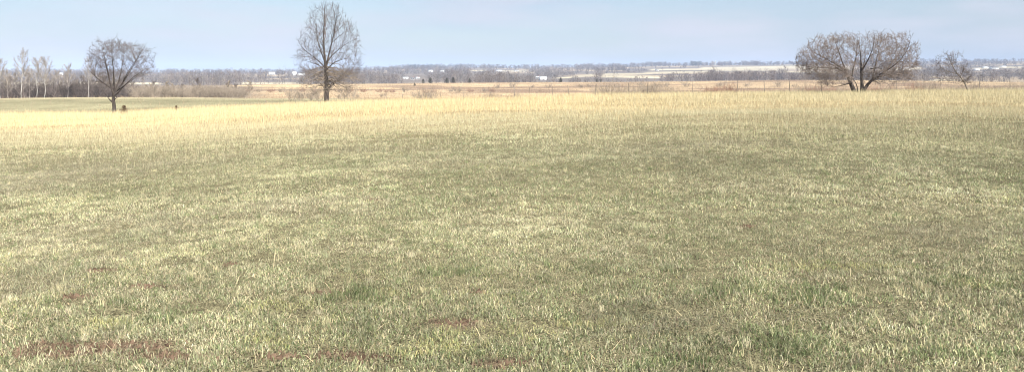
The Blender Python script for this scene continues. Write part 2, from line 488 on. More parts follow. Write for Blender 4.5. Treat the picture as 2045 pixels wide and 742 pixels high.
def build_stalks():
    parts = []
    n = 9000
    x, y = field_xy(n, 7, 60, .62)
    k = rng.random(n) < .02 + .98 * smooth(15, 38, y)
    x, y = x[k], y[k]; n = len(x)
    h = rng.uniform(.25, .62, n) * (.55 + .45 * smooth(12, 30, y)); w = rng.uniform(.003, .0055, n)
    c = np.tile(C(.62, .52, .34), (n, 1)) * rng.uniform(.8, 1.15, n)[:, None]
    parts.append(blades(x, y, h, w, np.abs(rng.normal(.22, .25, n)), rng.normal(2.8, 1.0, n), c, .35, 2))
    # stray flattened straws in the near turf
    n = 1500
    x, y = field_xy(n, 3.8, 22, 1.1)
    h = rng.uniform(.07, .17, n); w = rng.uniform(.003, .005, n)
    c = np.tile(C(.60, .51, .33), (n, 1)) * rng.uniform(.8, 1.15, n)[:, None]
    parts.append(blades(x, y, h, w, rng.uniform(.7, 1.45, n), rng.uniform(0, 6.28, n), c, .25, 2, z0=ground(x, y) + .03))
    V, fl, cc = join(parts)
    put('dry_stalks', mesh_np('dry_stalks', V, fl, cc), M_BLADE, kind='stuff', label='thin pale dry grass stalks standing loose above the turf', category='grass')

def build_prairie():
    n = 130000
    y = np.exp(rng.uniform(math.log(96), math.log(570), n))
    x = (rng.random(n) * 2 - 1) * (.72 * y + 4)
    u = CU + F * x / y
    left = 1 - smooth(650, 800, u)
    past = left * (1 - smooth(190, 235, y))
    k = rng.random(n) < (1 - .9 * past) * (.3 + .9 * fbm(x * .05, y * .05, 150, 3))
    x, y = x[k], y[k]; n = len(x)
    h = rng.uniform(.35, .9, n); w = rng.uniform(.03, .07, n) * (.5 + y / 300)
    st = fbm(x * .018, y * .03, 40, 4)
    c = mix(np.tile(C(.42, .325, .215), (n, 1)), np.tile(C(.29, .215, .16), (n, 1)), np.clip(smooth(.42, .66, st) * .8 + rng.normal(0, .2, n), 0, 1))
    c = c * rng.uniform(.75, 1.2, n)[:, None]
    V, fl, cc = join([blades(x, y, h, w, np.abs(rng.normal(.2, .2, n)), rng.uniform(0, 6.28, n), c, .4, 1)])
    put('prairie_grass', mesh_np('prairie_grass', V, fl, cc), M_BLADE, kind='stuff', label='tan and reddish prairie grass on the rolling land beyond the fence', category='grass')

def build_clods():
    P = []
    for (cx, cy, rx, ry) in DIRT:
        k = int(np.clip(900 * rx * max(ry, .1) * 4, 60, 700))
        P.append(np.stack([rng.normal(cx, rx * .45, k), rng.normal(cy, max(ry, .08) * .45, k)], 1))
    P = np.concatenate(P); n = len(P)
    z = ground(P[:, 0], P[:, 1])
    s_ = rng.uniform(.005, .016, n) * rng.choice([1, 1, 1.8], n)
    tet = np.array([(-.9, -.5, -.3), (.9, -.5, -.3), (0, .9, -.3), (.1, .1, .8), (-.5, .4, .5)])
    V = tet[None] * s_[:, None, None] + rng.normal(0, .25, (n, 5, 3)) * s_[:, None, None] + np.stack([P[:, 0], P[:, 1], z], 1)[:, None]
    f0 = np.array([(0, 1, 3), (1, 2, 3), (2, 4, 3), (0, 3, 4), (0, 4, 2)])
    Fc = (np.arange(n)[:, None, None] * 5 + f0[None]).reshape(-1, 3)
    c = np.repeat(C(.125, .085, .06) * rng.uniform(.5, 1.4, n)[:, None], 5, 0)
    put('soil_clods', mesh_np('soil_clods', V.reshape(-1, 3), [Fc], c), M_WOOD, kind='stuff', label='small dark crumbs of bare reddish soil in the worn patches of turf', category='soil')
build_clods()
build_turf(); build_tall(); build_stalks(); build_prairie()

# ------------------------------------------------------------------ trees: vectorised branching
def norm(v):
    return v / np.maximum(np.linalg.norm(v, axis=-1, keepdims=True), 1e-9)

class Br:
    """A set of branches with the same point count: P (N,K,3), R (N,K)."""
    def __init__(s, P, R): s.P = P; s.R = R
    def length(s): return np.linalg.norm(np.diff(s.P, axis=1), axis=2).sum(1)

def grow(start, d, L, r0, r1, K=5, up=0.1, jit=.12, g=None):
    """Polylines from start along d with length L; up bends them towards +z, per step."""
    g = g or rng
    n = len(start)
    P = np.empty((n, K, 3)); P[:, 0] = start
    d = norm(d); step = (L / (K - 1))[:, None]
    up = np.broadcast_to(np.asarray(up, float), (n,))
    for k in range(1, K):
        d = norm(d + np.stack([np.zeros(n), np.zeros(n), up], 1) + g.normal(0, jit, (n, 3)))
        P[:, k] = P[:, k - 1] + d * step
    t = np.linspace(0, 1, K)[None]
    R = r0[:, None] * (1 - t) + r1[:, None] * t
    return Br(P, R)

def spawn(par, n, t0, t1, ang, ratio, rr, K=4, up=.1, jit=.12, rmin=.004, taper=.6, lmin=.15, lmax=9, g=None):
    """n children per parent branch."""
    g = g or rng
    N, Kp, _ = par.P.shape
    idx = np.repeat(np.arange(N), n)
    m = len(idx)
    t = t0 + (t1 - t0) * (np.tile(np.arange(n), N) + g.random(m)) / n
    f = np.clip(t * (Kp - 1), 0, Kp - 1.001); k = f.astype(int); f = f - k
    s = par.P[idx, k] * (1 - f)[:, None] + par.P[idx, k + 1] * f[:, None]
    tan = norm(par.P[idx, k + 1] - par.P[idx, k])
    rad = par.R[idx, k] * (1 - f) + par.R[idx, k + 1] * f
    rv = g.normal(0, 1, (m, 3)); rv = norm(rv - (rv * tan).sum(1, keepdims=True) * tan)
    a = np.clip(g.normal(ang, .22, m), .12, 1.6)
    d = tan * np.cos(a)[:, None] + rv * np.sin(a)[:, None]
    L = np.clip(par.length()[idx] * ratio * (1.15 - taper * t) * g.uniform(.65, 1.25, m), lmin, lmax)
    r0 = np.maximum(rad * rr, rmin); r1 = np.maximum(r0 * .35, rmin * .7)
    return grow(s, d, L, r0, r1, K, up, jit, g)

def tubes(sets, sides_list):
    """One vertex/face soup out of several Br sets."""
    V, Q, T, off = [], [], [], 0
    for b, S in zip(sets, sides_list):
        P, R = b.P, b.R
        N, K, _ = P.shape
        if N == 0: continue
        tan = np.empty_like(P)
        tan[:, 1:-1] = P[:, 2:] - P[:, :-2]; tan[:, 0] = P[:, 1] - P[:, 0]; tan[:, -1] = P[:, -1] - P[:, -2]
        tan = norm(tan)
        mean = norm(P[:, -1] - P[:, 0])
        ref = np.where(np.abs(mean[:, 2:3]) > .8, np.array([[1., 0, 0]]), np.array([[0, 0, 1.]]))[:, None, :]
        a = norm(np.cross(tan, ref)); c = np.cross(tan, a)
        th = np.arange(S) / S * 2 * math.pi
        ring = P[:, :, None] + R[:, :, None, None] * (a[:, :, None] * np.cos(th)[None, None, :, None] + c[:, :, None] * np.sin(th)[None, None, :, None])
        V.append(ring.reshape(-1, 3))
        base = off + (np.arange(N)[:, None, None] * K + np.arange(K - 1)[None, :, None]) * S
        s0 = np.arange(S)[None, None]; s1 = (s0 + 1) % S
        Q.append(np.stack([base + s0, base + s1, base + S + s1, base + S + s0], -1).reshape(-1, 4))
        off += N * K * S
    return np.concatenate(V), [np.concatenate(Q)]

def tube_mesh(name, sets, sides, sm=True):
    V, f = tubes(sets, sides)
    return mesh_np(name, V, f, None, sm)

def line(pts, rads):
    return Br(np.array([pts], float), np.array([rads], float))

def resample(pts, rads, K):
    pts = np.array(pts, float); rads = np.array(rads, float)
    s = np.concatenate([[0], np.cumsum(np.linalg.norm(np.diff(pts, axis=0), axis=1))])
    q = np.linspace(0, s[-1], K)
    P = np.stack([np.interp(q, s, pts[:, i]) for i in range(3)], 1)
    P[1:-1] = .25 * P[:-2] + .5 * P[1:-1] + .25 * P[2:]
    return P, np.interp(q, s, rads)

def merge(*bs):
    return Br(np.concatenate([b.P for b in bs]), np.concatenate([b.R for b in bs]))

def base_at(u, d, sink=.05):
    x = U2X(u, d)
    return (x, d, float(ground(np.array([x]), np.array([d]))[0]) - sink)

def inside(poly, u, v):
    c = np.zeros(len(u), bool); n = len(poly)
    for i in range(n):
        (x0, y0), (x1, y1) = poly[i], poly[(i + 1) % n]
        hit = ((y0 > v) != (y1 > v)) & (u < (x1 - x0) * (v - y0) / ((y1 - y0) if y1 != y0 else 1e-9) + x0)
        c ^= hit
    return c

def crown_tips(poly, n, u0, v0, k, depth, g, shell=0.0):
    """Points filling a rounded crown: the outline is its silhouette, the depth bulges behind and before it. Local metres."""
    P = np.array(poly, float)
    lo, hi = P.min(0), P.max(0); uc, hw = (lo[0] + hi[0]) / 2, (hi[0] - lo[0]) / 2
    out = np.zeros((0, 3))
    while len(out) < n:
        m = n * 4
        u = g.uniform(lo[0], hi[0], m); v = g.uniform(lo[1], hi[1], m)
        ok = inside(poly, u, v)
        if shell:
            q = np.hypot((u - uc) / hw, (v - hi[1]) / (hi[1] - lo[1]))
            ok &= g.random(m) < np.clip(q * 1.1, .1, 1) ** shell
        u, v = u[ok], v[ok]
        dp = depth * np.sqrt(np.clip(1 - ((u - uc) / (hw * 1.05)) ** 2, .05, 1))
        y = g.uniform(-1, 1, len(u)) * dp
        out = np.concatenate([out, np.stack([(u - u0) * k, y, (v0 - v) * k + .05], 1)])
    return out[:n]

def colonize(skels, tips, K, g, rr=.6, rk=.022, rend=.006, rmax=.08, jit=.03, zup=.10, t0=.15, ang=.9, droop=False, steep=0.0, want=.75):
    pts = np.concatenate([b.P[:, int(b.P.shape[1] * t0):].reshape(-1, 3) for b in skels])
    rad = np.concatenate([b.R[:, int(b.P.shape[1] * t0):].reshape(-1) for b in skels])
    tn = []
    for b in skels:
        t = np.empty_like(b.P); t[:, 1:] = b.P[:, 1:] - b.P[:, :-1]; t[:, 0] = t[:, 1]
        tn.append(norm(t)[:, int(b.P.shape[1] * t0):].reshape(-1, 3))
    tn = np.concatenate(tn)
    N = len(tips); bi = np.empty(N, int)
    for c in range(0, N, 200):
        d = tips[c:c + 200, None] - pts[None]
        L = np.linalg.norm(d, axis=2) + 1e-6
        if droop:
            dz = -d[:, :, 2]
            cost = L * (1 + 3 * np.abs(np.clip(dz / L, -1, 1) - .25))
        else:
            cs = (d * tn[None]).sum(2) / L
            cost = (L + .12) * (1 + ang * (1 - cs)) + np.where(d[:, :, 2] < 0, .25 * L, 0) + steep * L * np.clip(want - d[:, :, 2] / L, 0, 1.5)
        bi[c:c + 200] = np.argmin(cost, 1)
    p0, t, r0 = pts[bi], tn[bi], rad[bi]
    dv = tips - p0; L = np.linalg.norm(dv, axis=1)[:, None]
    if droop:
        hz = dv * np.array([[1, 1, 0.]]); c1 = p0 + hz * .5 + np.array([[0, 0, .06]]) * L
    else:
        dirn = norm(norm(dv) * .75 + t * .35 - np.array([[0, 0, zup]]))
        c1 = p0 + dirn * L * .5
    q = np.linspace(0, 1, K)[None, :, None]
    P = (1 - q) ** 2 * p0[:, None] + 2 * q * (1 - q) * c1[:, None] + q * q * tips[:, None]
    P[:, 1:-1] += g.normal(0, 1, (N, K - 2, 3)) * jit * L[:, :, None]
    ra = np.clip(np.minimum(r0 * rr, rk * L[:, 0] + .004), rend, rmax)
    qq = np.linspace(0, 1, K)[None]
    return Br(P, ra[:, None] * (1 - qq) + np.minimum(rend, ra)[:, None] * qq)

def shrink(poly, c, f):
    return [(c[0] + (a - c[0]) * f, c[1] + (b - c[1]) * f) for a, b in poly]

def resamp(b, K):
    q = np.linspace(0, b.P.shape[1] - 1, K); i = np.minimum(q.astype(int), b.P.shape[1] - 2); f = q - i
    return Br(b.P[:, i] * (1 - f)[None, :, None] + b.P[:, i + 1] * f[None, :, None], b.R[:, i] * (1 - f) + b.R[:, i + 1] * f)
merge_k = resamp

def tips_out(b, g, lo, hi, up, r0):
    """Leaders that run on past the ends of the limbs, so that the outline is ragged."""
    d = norm(norm(b.P[:, -1] - b.P[:, -3]) + np.array([[0, 0, up]]))
    n = len(d)
    return grow(b.P[:, -1], d, g.uniform(lo, hi, n), np.full(n, r0), np.full(n, r0 * .5), 5, .05, .07, g)

def scale_r(defs, f): return [(p, [q * f for q in rr_]) for p, rr_ in defs]

# --- the tall pyramidal tree in the middle
def tall_tree():
    g = np.random.default_rng(21)
    d = 92.0
    loc = base_at(652, d)
    k = d / F
    root = thing('bare_tree', 'tallest bare tree, pyramid shaped, with drooping pale lower branches, at the crest of the field', 'tree', loc)
    v0 = float(row_of(np.array([652.]), np.array([d]))[0])
    def px(u, v, y=0.0): return ((u - 652) * k, y, (v0 - v) * k + .05)
    defs = [
        ([px(653, 214), px(652, 190), px(652, 165), px(651, 140), px(648, 112), px(646, 80), px(647, 45), px(650, 8)], [.33, .26, .23, .19, .11, .08, .05, .012]),
        ([px(651, 136), px(654, 120, .1), px(660, 95, .1), px(667, 65, .1), px(672, 35, 0), px(676, 10, 0)], [.13, .11, .085, .065, .04, .01]),
        ([px(651, 130), px(645, 112, -.2), px(638, 90, -.4), px(634, 62, -.5), px(633, 30, -.6)], [.09, .075, .06, .045, .01]),
        ([px(652, 128), px(660, 112, .5), px(676, 96, 1.0), px(692, 84, 1.3), px(712, 76, 1.5)], [.08, .065, .05, .035, .01]),
        ([px(651, 138), px(640, 124, -.5), px(622, 108, -1.0), px(608, 96, -1.3), px(600, 78, -1.5)], [.085, .07, .05, .035, .01]),
        ([px(652, 140), px(668, 126, -.4), px(690, 118, -.8), px(714, 120, -1.0)], [.07, .055, .035, .01]),
        ([px(652, 142), px(634, 130, .4), px(614, 124, .8), px(594, 118, 1.0)], [.07, .055, .035, .01]),
    ]
    PP, RR = zip(*[resample(p, r, 14) for p, r in defs])
    lim = Br(np.array(PP), np.array(RR))
    lim.R[1:] *= np.linspace(1, .5, lim.R.shape[1])[None]
    put('trunk', tube_mesh('trunk', [Br(lim.P[:1], lim.R[:1]), Br(lim.P[1:], lim.R[1:])], [12, 7]), M_BARK_DARK, root)
    top = [(632, 10), (640, 2), (652, -3), (670, -1), (680, 8), (692, 28), (706, 46), (718, 62), (722, 90), (726, 118), (722, 146), (700, 158), (680, 160), (653, 150), (629, 160), (606, 156), (590, 138), (589, 113), (598, 76), (614, 48), (624, 26)]
    skel = [lim]
    top = shrink(top, (652, 150), .955)
    a = colonize(skel, crown_tips(top, 90, 652, v0, k, 3.3, g, 2.2), 9, g, .6, .016, .010, .06, .014, .12, .15, .8, False, 1.1, .8)
    b = colonize(skel + [a], crown_tips(top, 320, 652, v0, k, 3.4, g, .9), 7, g, .6, .013, .008, .03, .02, .1, .3, 1.1, False, .9, .75)
    c = colonize([a, b], crown_tips(top, 1100, 652, v0, k, 3.5, g, .5), 5, g, .65, .011, .006, .016, .03, .08, .2, 1.0, False, .7, .7)
    t = spawn(c, 5, .2, 1, .42, .6, .75, 4, .07, .08, .0052, .3, .28, .75, g)
    t2 = spawn(b, 3, .4, 1, .42, .35, .65, 4, .07, .08, .0055, .3, .25, .6, g)
    e1 = tips_out(a, g, .25, .9, .45, .010); e2 = spawn(e1, 5, .1, 1, .4, .5, .7, 4, .06, .08, .0055, .3, .2, .5, g)
    put('branches', tube_mesh('branches', [a, b, c, t, t2, e1, e2], [6, 4, 3, 3, 3, 3, 3]), M_TWIG_GREY, root)
    lowp = [(604, 140), (640, 138), (664, 138), (706, 138), (722, 160), (700, 188), (684, 196), (662, 186), (640, 188), (618, 194), (600, 172)]
    tr = [resamp(Br(lim.P[:1, 2:8], lim.R[:1, 2:8]), 60)]
    la = colonize(tr, crown_tips(lowp, 80, 652, v0, k, 2.8, g, .8), 9, g, .4, .018, .016, .05, .03, 0, 0, 1, True)
    lb = colonize([la], crown_tips(lowp, 300, 652, v0, k, 2.8, g, .4), 5, g, .6, .014, .013, .022, .05, -.1, .3, .7)
    lc = spawn(lb, 3, .2, 1, .7, .6, .7, 4, -.05, .16, .006, .4, .12, .6, g)
    lower_mat = M_TWIG_TAN
    put('lower_branches', tube_mesh('lower_branches', [la, lb, lc], [5, 4, 3]), lower_mat, root, label='drooping pale tan branches around the lower trunk')
tall_tree()

# --- the vase shaped tree on the left
def vase_tree():
    g = np.random.default_rng(34)
    d = 82.0
    loc = base_at(228, d)
    k = d / F   # metres per pixel
    root = thing('bare_tree', 'vase shaped bare tree at the left end of the golden grass', 'tree', loc)
    v0 = float(row_of(np.array([228.]), np.array([d]))[0])
    def px(u, v, y=0.0): return ((u - 228) * k, y, (v0 - v) * k + .05)
    defs = [
        ([px(229, 236), px(228, 212), px(226, 200), px(227, 186)], [.21, .17, .155, .13]),
        ([px(227, 190), px(220, 176, .2), px(213, 158, .5), px(205, 140, .9), px(196, 122, 1.2), px(188, 104, 1.4)], [.11, .09, .07, .05, .03, .01]),
        ([px(215, 160, .4), px(213, 140, .2), px(211, 118, -.2), px(209, 96, -.5), px(205, 80, -.6)], [.06, .05, .04, .025, .008]),
        ([px(227, 190), px(231, 172, -.3), px(233, 152, -.6), px(235, 128, -1.0), px(236, 104, -1.4), px(238, 76, -1.5)], [.10, .08, .06, .05, .03, .01]),
        ([px(228, 186), px(239, 170, .4), px(248, 150, .8), px(257, 128, 1.2), px(268, 104, 1.5), px(279, 84, 1.7)], [.10, .08, .06, .045, .03, .01]),
        ([px(240, 168, .4), px(253, 152, -.2), px(268, 136, -.8), px(283, 120, -1.2), px(298, 104, -1.5)], [.06, .05, .04, .025, .008]),
        ([px(229, 192), px(243, 182, -.4), px(258, 170, -.9), px(276, 156, -1.3), px(296, 144, -1.6), px(310, 136, -1.7)], [.07, .06, .045, .035, .02, .008]),
        ([px(227, 206), px(219, 201, .1), px(211, 192, .2), px(204, 184, .3), px(199, 174, .3)], [.085, .065, .05, .03, .008]),
        ([px(228, 200), px(236, 196, -.3), px(244, 193, -.6)], [.05, .035, .01]),
        ([px(222, 178, .1), px(208, 164, -.5), px(197, 150, -1.0), px(188, 138, -1.3), px(182, 124, -1.5)], [.065, .05, .035, .02, .008]),
        ([px(228, 184), px(228, 162, 1.0), px(226, 138, 1.8), px(224, 112, 2.4), px(224, 84, 2.7)], [.09, .07, .05, .03, .01]),
        ([px(228, 186), px(238, 172, 1.1), px(252, 156, 1.9), px(272, 140, 2.5), px(288, 128, 2.8)], [.07, .055, .04, .025, .008]),
    ]
    PP, RR = zip(*[resample(p, r, 12) for p, r in defs])
    lim = Br(np.array(PP), np.array(RR))
    lim.R[1:] *= np.linspace(1, .5, lim.R.shape[1])[None]
    put('trunk', tube_mesh('trunk', [Br(lim.P[:1], lim.R[:1]), Br(lim.P[1:], lim.R[1:])], [12, 7]), M_BARK_DARK, root)
    poly = [(181, 90), (202, 70), (232, 66), (270, 76), (300, 87), (304, 114), (316, 131), (290, 148), (256, 171), (236, 186), (219, 178), (199, 161), (184, 138), (178, 117)]
    main = Br(lim.P[1:], lim.R[1:])
    poly = shrink(poly, (232, 186), .89)
    a = colonize([main], crown_tips(poly, 80, 228, v0, k, 2.8, g, 2.4), 9, g, .6, .015, .009, .05, .012, .05, .1, 1.0, False, .9, .75)
    b = colonize([main, a], crown_tips(poly, 240, 228, v0, k, 2.9, g, 1.2), 7, g, .6, .012, .008, .025, .016, .08, .25, 1.2, False, .7, .7)
    c = colonize([a, b], crown_tips(poly, 1000, 228, v0, k, 3.0, g, .8), 5, g, .65, .011, .006, .014, .025, .05, .2, 1.1, False, .5, .65)
    t = spawn(c, 6, .15, 1, .38, .6, .75, 4, .06, .07, .0052, .3, .28, .75, g)
    lowb = spawn(Br(lim.P[7:9], lim.R[7:9]), 7, .3, 1, .6, .4, .5, 4, .05, .12, .007, .4, .2, .7, g)
    e1 = tips_out(a, g, .25, .95, .3, .010); e2 = spawn(e1, 5, .1, 1, .4, .5, .7, 4, .05, .08, .0055, .3, .2, .5, g)
    put('branches', tube_mesh('branches', [a, b, c, t, lowb, e1, e2], [6, 4, 3, 3, 3, 3, 3]), M_TWIG_GREY, root)
vase_tree()

# --- the broad many stemmed tree on the right
def broad_tree():
    g = np.random.default_rng(55)
    d = 86.0
    loc = base_at(1712, d)
    k = d / F
    root = thing('bare_tree', 'wide spreading bare tree with several crooked dark trunks, on the crest at the right', 'tree', loc)
    v0 = float(row_of(np.array([1712.]), np.array([d]))[0])
    def px(u, v, y=0.0): return ((u - 1712) * k, y, (v0 - v) * k + .05)
    defs = [
        ([px(1709, 192), px(1699, 166), px(1693, 150, .2), px(1688, 134, .3), px(1680, 112, .3), px(1672, 90, .2), px(1664, 72, 0)], [.27, .21, .17, .11, .07, .04, .01]),
        ([px(1722, 192), px(1722, 160, .1), px(1721, 140, .2), px(1721, 118, .2), px(1718, 96, .1), px(1714, 80, 0)], [.22, .17, .13, .09, .05, .01]),
        ([px(1722, 186), px(1734, 164, -.2), px(1744, 156, -.4), px(1758, 151, -.7), px(1776, 148, -1.0), px(1798, 142, -1.2), px(1814, 130, -1.3)], [.19, .16, .13, .09, .06, .035, .01]),
        ([px(1722, 140), px(1730, 118, -.6), px(1736, 96, -.9), px(1739, 66, -1.0)], [.09, .07, .05, .01]),
        ([px(1690, 142), px(1678, 130, .8), px(1664, 120, 1.4), px(1646, 108, 2.0), px(1630, 96, 2.5), px(1620, 86, 2.6)], [.09, .07, .055, .04, .025, .01]),
        ([px(1694, 152), px(1680, 146, -.8), px(1664, 138, -1.4), px(1646, 130, -2.0), px(1626, 122, -2.5), px(1604, 112, -2.8)], [.085, .065, .05, .04, .025, .01]),
        ([px(1700, 166), px(1684, 172, .7), px(1672, 175, 1.2)], [.07, .05, .012]),
        ([px(1742, 158), px(1754, 136, .8), px(1764, 112, 1.4), px(1772, 90, 1.7), px(1776, 70, 1.8)], [.09, .07, .05, .03, .01]),
        ([px(1756, 150), px(1772, 132, -1.6), px(1788, 112, -2.0), px(1796, 92, -2.2), px(1798, 74, -2.2)], [.08, .06, .045, .03, .01]),
        ([px(1762, 149), px(1782, 132, .6), px(1800, 116, 1.2), px(1814, 100, 1.6), px(1824, 84, 1.7)], [.07, .06, .04, .025, .01]),
        ([px(1722, 150), px(1732, 136, 1.2), px(1746, 118, 2.2), px(1752, 94, 3.0), px(1756, 72, 3.3)], [.08, .065, .05, .03, .01]),
        ([px(1700, 160), px(1694, 138, -1.2), px(1692, 116, -2.2), px(1690, 94, -2.8), px(1688, 74, -3.0)], [.08, .065, .05, .03, .01]),
        ([px(1770, 148), px(1788, 154, .4), px(1802, 158, .6), px(1814, 162, .7)], [.05, .04, .025, .01]),
        ([px(1690, 140), px(1668, 136, 2.0), px(1640, 134, 3.0), px(1614, 130, 3.4), px(1598, 122, 3.6)], [.07, .055, .04, .025, .01]),
        ([px(1714, 192), px(1708, 170, -.4), px(1700, 158, -.5), px(1694, 150, -.5)], [.08, .06, .05, .03]),
        ([px(1738, 138), px(1748, 136, -.9), px(1758, 141, -1.1), px(1766, 146, -1.2)], [.045, .035, .025, .012]),
    ]
    PP, RR = zip(*[resample(p, r, 13) for p, r in defs])
    lim = Br(np.array(PP), np.array(RR)); lim.R = lim.R * np.linspace(1.05, .5, lim.R.shape[1])[None]
    put('trunk', tube_mesh('trunk', [lim], [9]), M_BARK_DARK, root)
    poly = [(1588, 111), (1612, 90), (1633, 72), (1655, 58), (1668, 70), (1682, 62), (1689, 82), (1694, 120), (1715, 122), (1718, 74), (1730, 56), (1740, 57), (1746, 76), (1749, 106), (1756, 104), (1761, 66), (1793, 60), (1804, 76), (1819, 80), (1832, 98), (1826, 120), (1820, 142), (1797, 158), (1765, 154),
            (1752, 166), (1736, 140), (1722, 118), (1704, 124), (1690, 150), (1664, 166), (1632, 154), (1592, 130)]
    poly = shrink(poly, (1712, 160), .95)
    a = colonize([lim], crown_tips(poly, 170, 1712, v0, k, 4.4, g, 1.4), 8, g, .55, .014, .010, .04, .035, .1, .2, .9, False, .8, .75)
    b = colonize([lim, a], crown_tips(poly, 800, 1712, v0, k, 4.6, g, .7), 6, g, .6, .011, .008, .02, .045, .1, .3, 1.0, False, .6, .7)
    c = colonize([a, b], crown_tips(poly, 3300, 1712, v0, k, 4.7, g, .4), 5, g, .65, .011, .006, .014, .05, .06, .2, .9, False, .5, .65)
    t = spawn(c, 7, .1, 1, .45, .55, .75, 4, .10, .11, .0058, .3, .2, .5, g)
    hp = [(1598, 128), (1640, 138), (1690, 140), (1694, 160), (1680, 174), (1640, 172), (1612, 158)]
    hq = [(1730, 146), (1770, 138), (1822, 128), (1828, 150), (1812, 170), (1770, 174), (1744, 170)]
    tips = np.concatenate([crown_tips(hp, 150, 1712, v0, k, 4.0, g, 0), crown_tips(hq, 150, 1712, v0, k, 4.0, g, 0)])
    ha = colonize([lim, a], tips, 7, g, .5, .012, .009, .02, .05, 0, .3, 1, True)
    hb = spawn(ha, 9, .2, 1, .6, .42, .65, 4, -.02, .15, .0065, .4, .25, .8, g)
    e1 = tips_out(a, g, .2, .7, .5, .010); e2 = spawn(e1, 6, .1, 1, .45, .5, .7, 4, .08, .1, .006, .3, .2, .5, g)
    put('branches', tube_mesh('branches', [a, b, c, t, ha, hb, e1, e2], [5, 4, 3, 3, 4, 3, 3, 3]), M_TWIG_PURPLE, root)
broad_tree()

# --- the small crooked tree near the right edge
def crooked_tree():
    g = np.random.default_rng(77)
    d = 88.0
    loc = base_at(1934, d)
    k = d / F
    root = thing('bare_tree', 'small crooked bare tree leaning left near the right edge of the photo', 'tree', loc)
    v0 = float(row_of(np.array([1934.]), np.array([d]))[0])
    def px(u, v, y=0.0): return ((u - 1934) * k, y, (v0 - v) * k + .05)
    defs = [
        ([px(1936, 194), px(1930, 172), px(1924, 160), px(1914, 150, .1), px(1905, 138, .1), px(1900, 124, 0), px(1893, 110, 0)], [.13, .11, .095, .07, .05, .03, .01]),
        ([px(1926, 164), px(1918, 158, -.3), px(1904, 160, -.6), px(1892, 162, -.8)], [.06, .045, .03, .01]),
        ([px(1912, 148), px(1898, 144, .4), px(1886, 136, .6), px(1876, 126, .7)], [.055, .04, .03, .01]),
        ([px(1904, 136), px(1894, 124, -.4), px(1886, 112, -.6), px(1884, 105, -.6)], [.05, .035, .025, .008]),
        ([px(1902, 130), px(1908, 118, .4), px(1909, 106, .5)], [.045, .03, .008]),
        ([px(1918, 154), px(1921, 140, -.3), px(1926, 130, -.5)], [.05, .035, .01]),
        ([px(1928, 168), px(1936, 154, .2), px(1939, 144, .3)], [.05, .035, .01]),
    ]
    PP, RR = zip(*[resample(p, r, 10) for p, r in defs])
    lim = Br(np.array(PP), np.array(RR) * .75)
    put('trunk', tube_mesh('trunk', [lim], [8]), M_POST, root)
    poly = [(1878, 110), (1893, 101), (1910, 104), (1914, 125), (1928, 130), (1940, 152), (1936, 170), (1915, 168), (1888, 168), (1868, 156), (1862, 132), (1876, 122)]
    a = colonize([lim], crown_tips(poly, 110, 1934, v0, k, 1.6, g, .2), 6, g, .6, .014, .008, .03, .06, .1, .3, .8)
    b = colonize([lim, a], crown_tips(poly, 460, 1934, v0, k, 1.7, g, .2), 5, g, .6, .012, .007, .016, .07, .1, .3, .7)
    t = spawn(b, 4, .2, 1, .7, .6, .7, 3, .05, .2, .006, .4, .1, .45, g)
    put('branches', tube_mesh('branches', [a, b, t], [4, 3, 3]), M_TWIG_GREY, root)
crooked_tree()

# --- prototypes for farther trees and shrubs
def proto_tree(name, seed, H, fork, spread, bark, twig, nl=9, r=.16, thick=.012, lab=('', '')):
    g = np.random.default_rng(seed)
    root = thing(name, lab[0], lab[1], (0, 0, 0))
    zz = np.linspace(0, H * .92, 10)
    tr = line(np.stack([np.cumsum(g.normal(0, .07, 10)), np.cumsum(g.normal(0, .07, 10)), zz], 1), np.interp(zz, [0, H * .4, H], [r, r * .7, .02]))
    n = nl
    z = H * (fork + (.9 - fork) * (np.arange(n) + g.random(n)) / n)
    s = np.stack([np.interp(z, zz, tr.P[0][:, i]) for i in range(3)], 1)
    az = np.arange(n) * 2.4 + g.uniform(-.6, .6, n)
    e = np.interp(z / H, [fork, 1], [.65, 1.2]) + g.normal(0, .15, n)
    dr = np.stack([np.cos(az) * np.cos(e), np.sin(az) * np.cos(e), np.sin(e)], 1)
    L = np.interp(z / H, [fork, .5, 1], [spread * 1.1, spread, spread * .35]) * g.uniform(.75, 1.2, n)
    l1 = grow(s, dr, L, np.full(n, r * .42), np.full(n, .02), 7, .09, .10, g)
    put('trunk', tube_mesh('trunk', [tr, l1], [7, 5]), bark, root)
    s2 = spawn(merge(l1), 11, .15, 1, .55, .36, .5, 5, .08, .14, thick * 1.3, .5, .4, 2.2, g)
    s3 = spawn(s2, 6, .2, 1, .6, .55, .6, 4, .06, .15, thick, .4, .3, 1.4, g)
    put('crown', tube_mesh('crown', [s2, s3], [3, 3]), twig, root)
    return root

def proto_shrub(name, seed, H, W, twig, ns=14, thick=.012, lab=('', '')):
    g = np.random.default_rng(seed)
    root = thing(name, lab[0], lab[1], (0, 0, 0))
    n = ns
    az = g.uniform(0, 6.28, n); rr = np.sqrt(g.random(n)) * W * .25
    s = np.stack([np.cos(az) * rr, np.sin(az) * rr, np.full(n, -.1)], 1)
    tilt = g.uniform(.05, .75, n)
    dr = np.stack([np.cos(az) * np.sin(tilt), np.sin(az) * np.sin(tilt), np.cos(tilt)], 1)
    l1 = grow(s, dr, H * g.uniform(.6, 1.05, n), np.full(n, thick * 2.2), np.full(n, thick), 6, .05, .13, g)
    s2 = spawn(l1, 7, .15, 1, .6, .45, .6, 4, .08, .16, thick * .9, .5, .2, 1.6, g)
    s3 = spawn(s2, 4, .2, 1, .6, .55, .6, 3, .08, .16, thick * .7, .4, .15, .8, g)
    put('stems', tube_mesh('stems', [l1], [4]), twig, root)
    put('crown', tube_mesh('crown', [s2, s3], [3, 3]), twig, root)
    return root

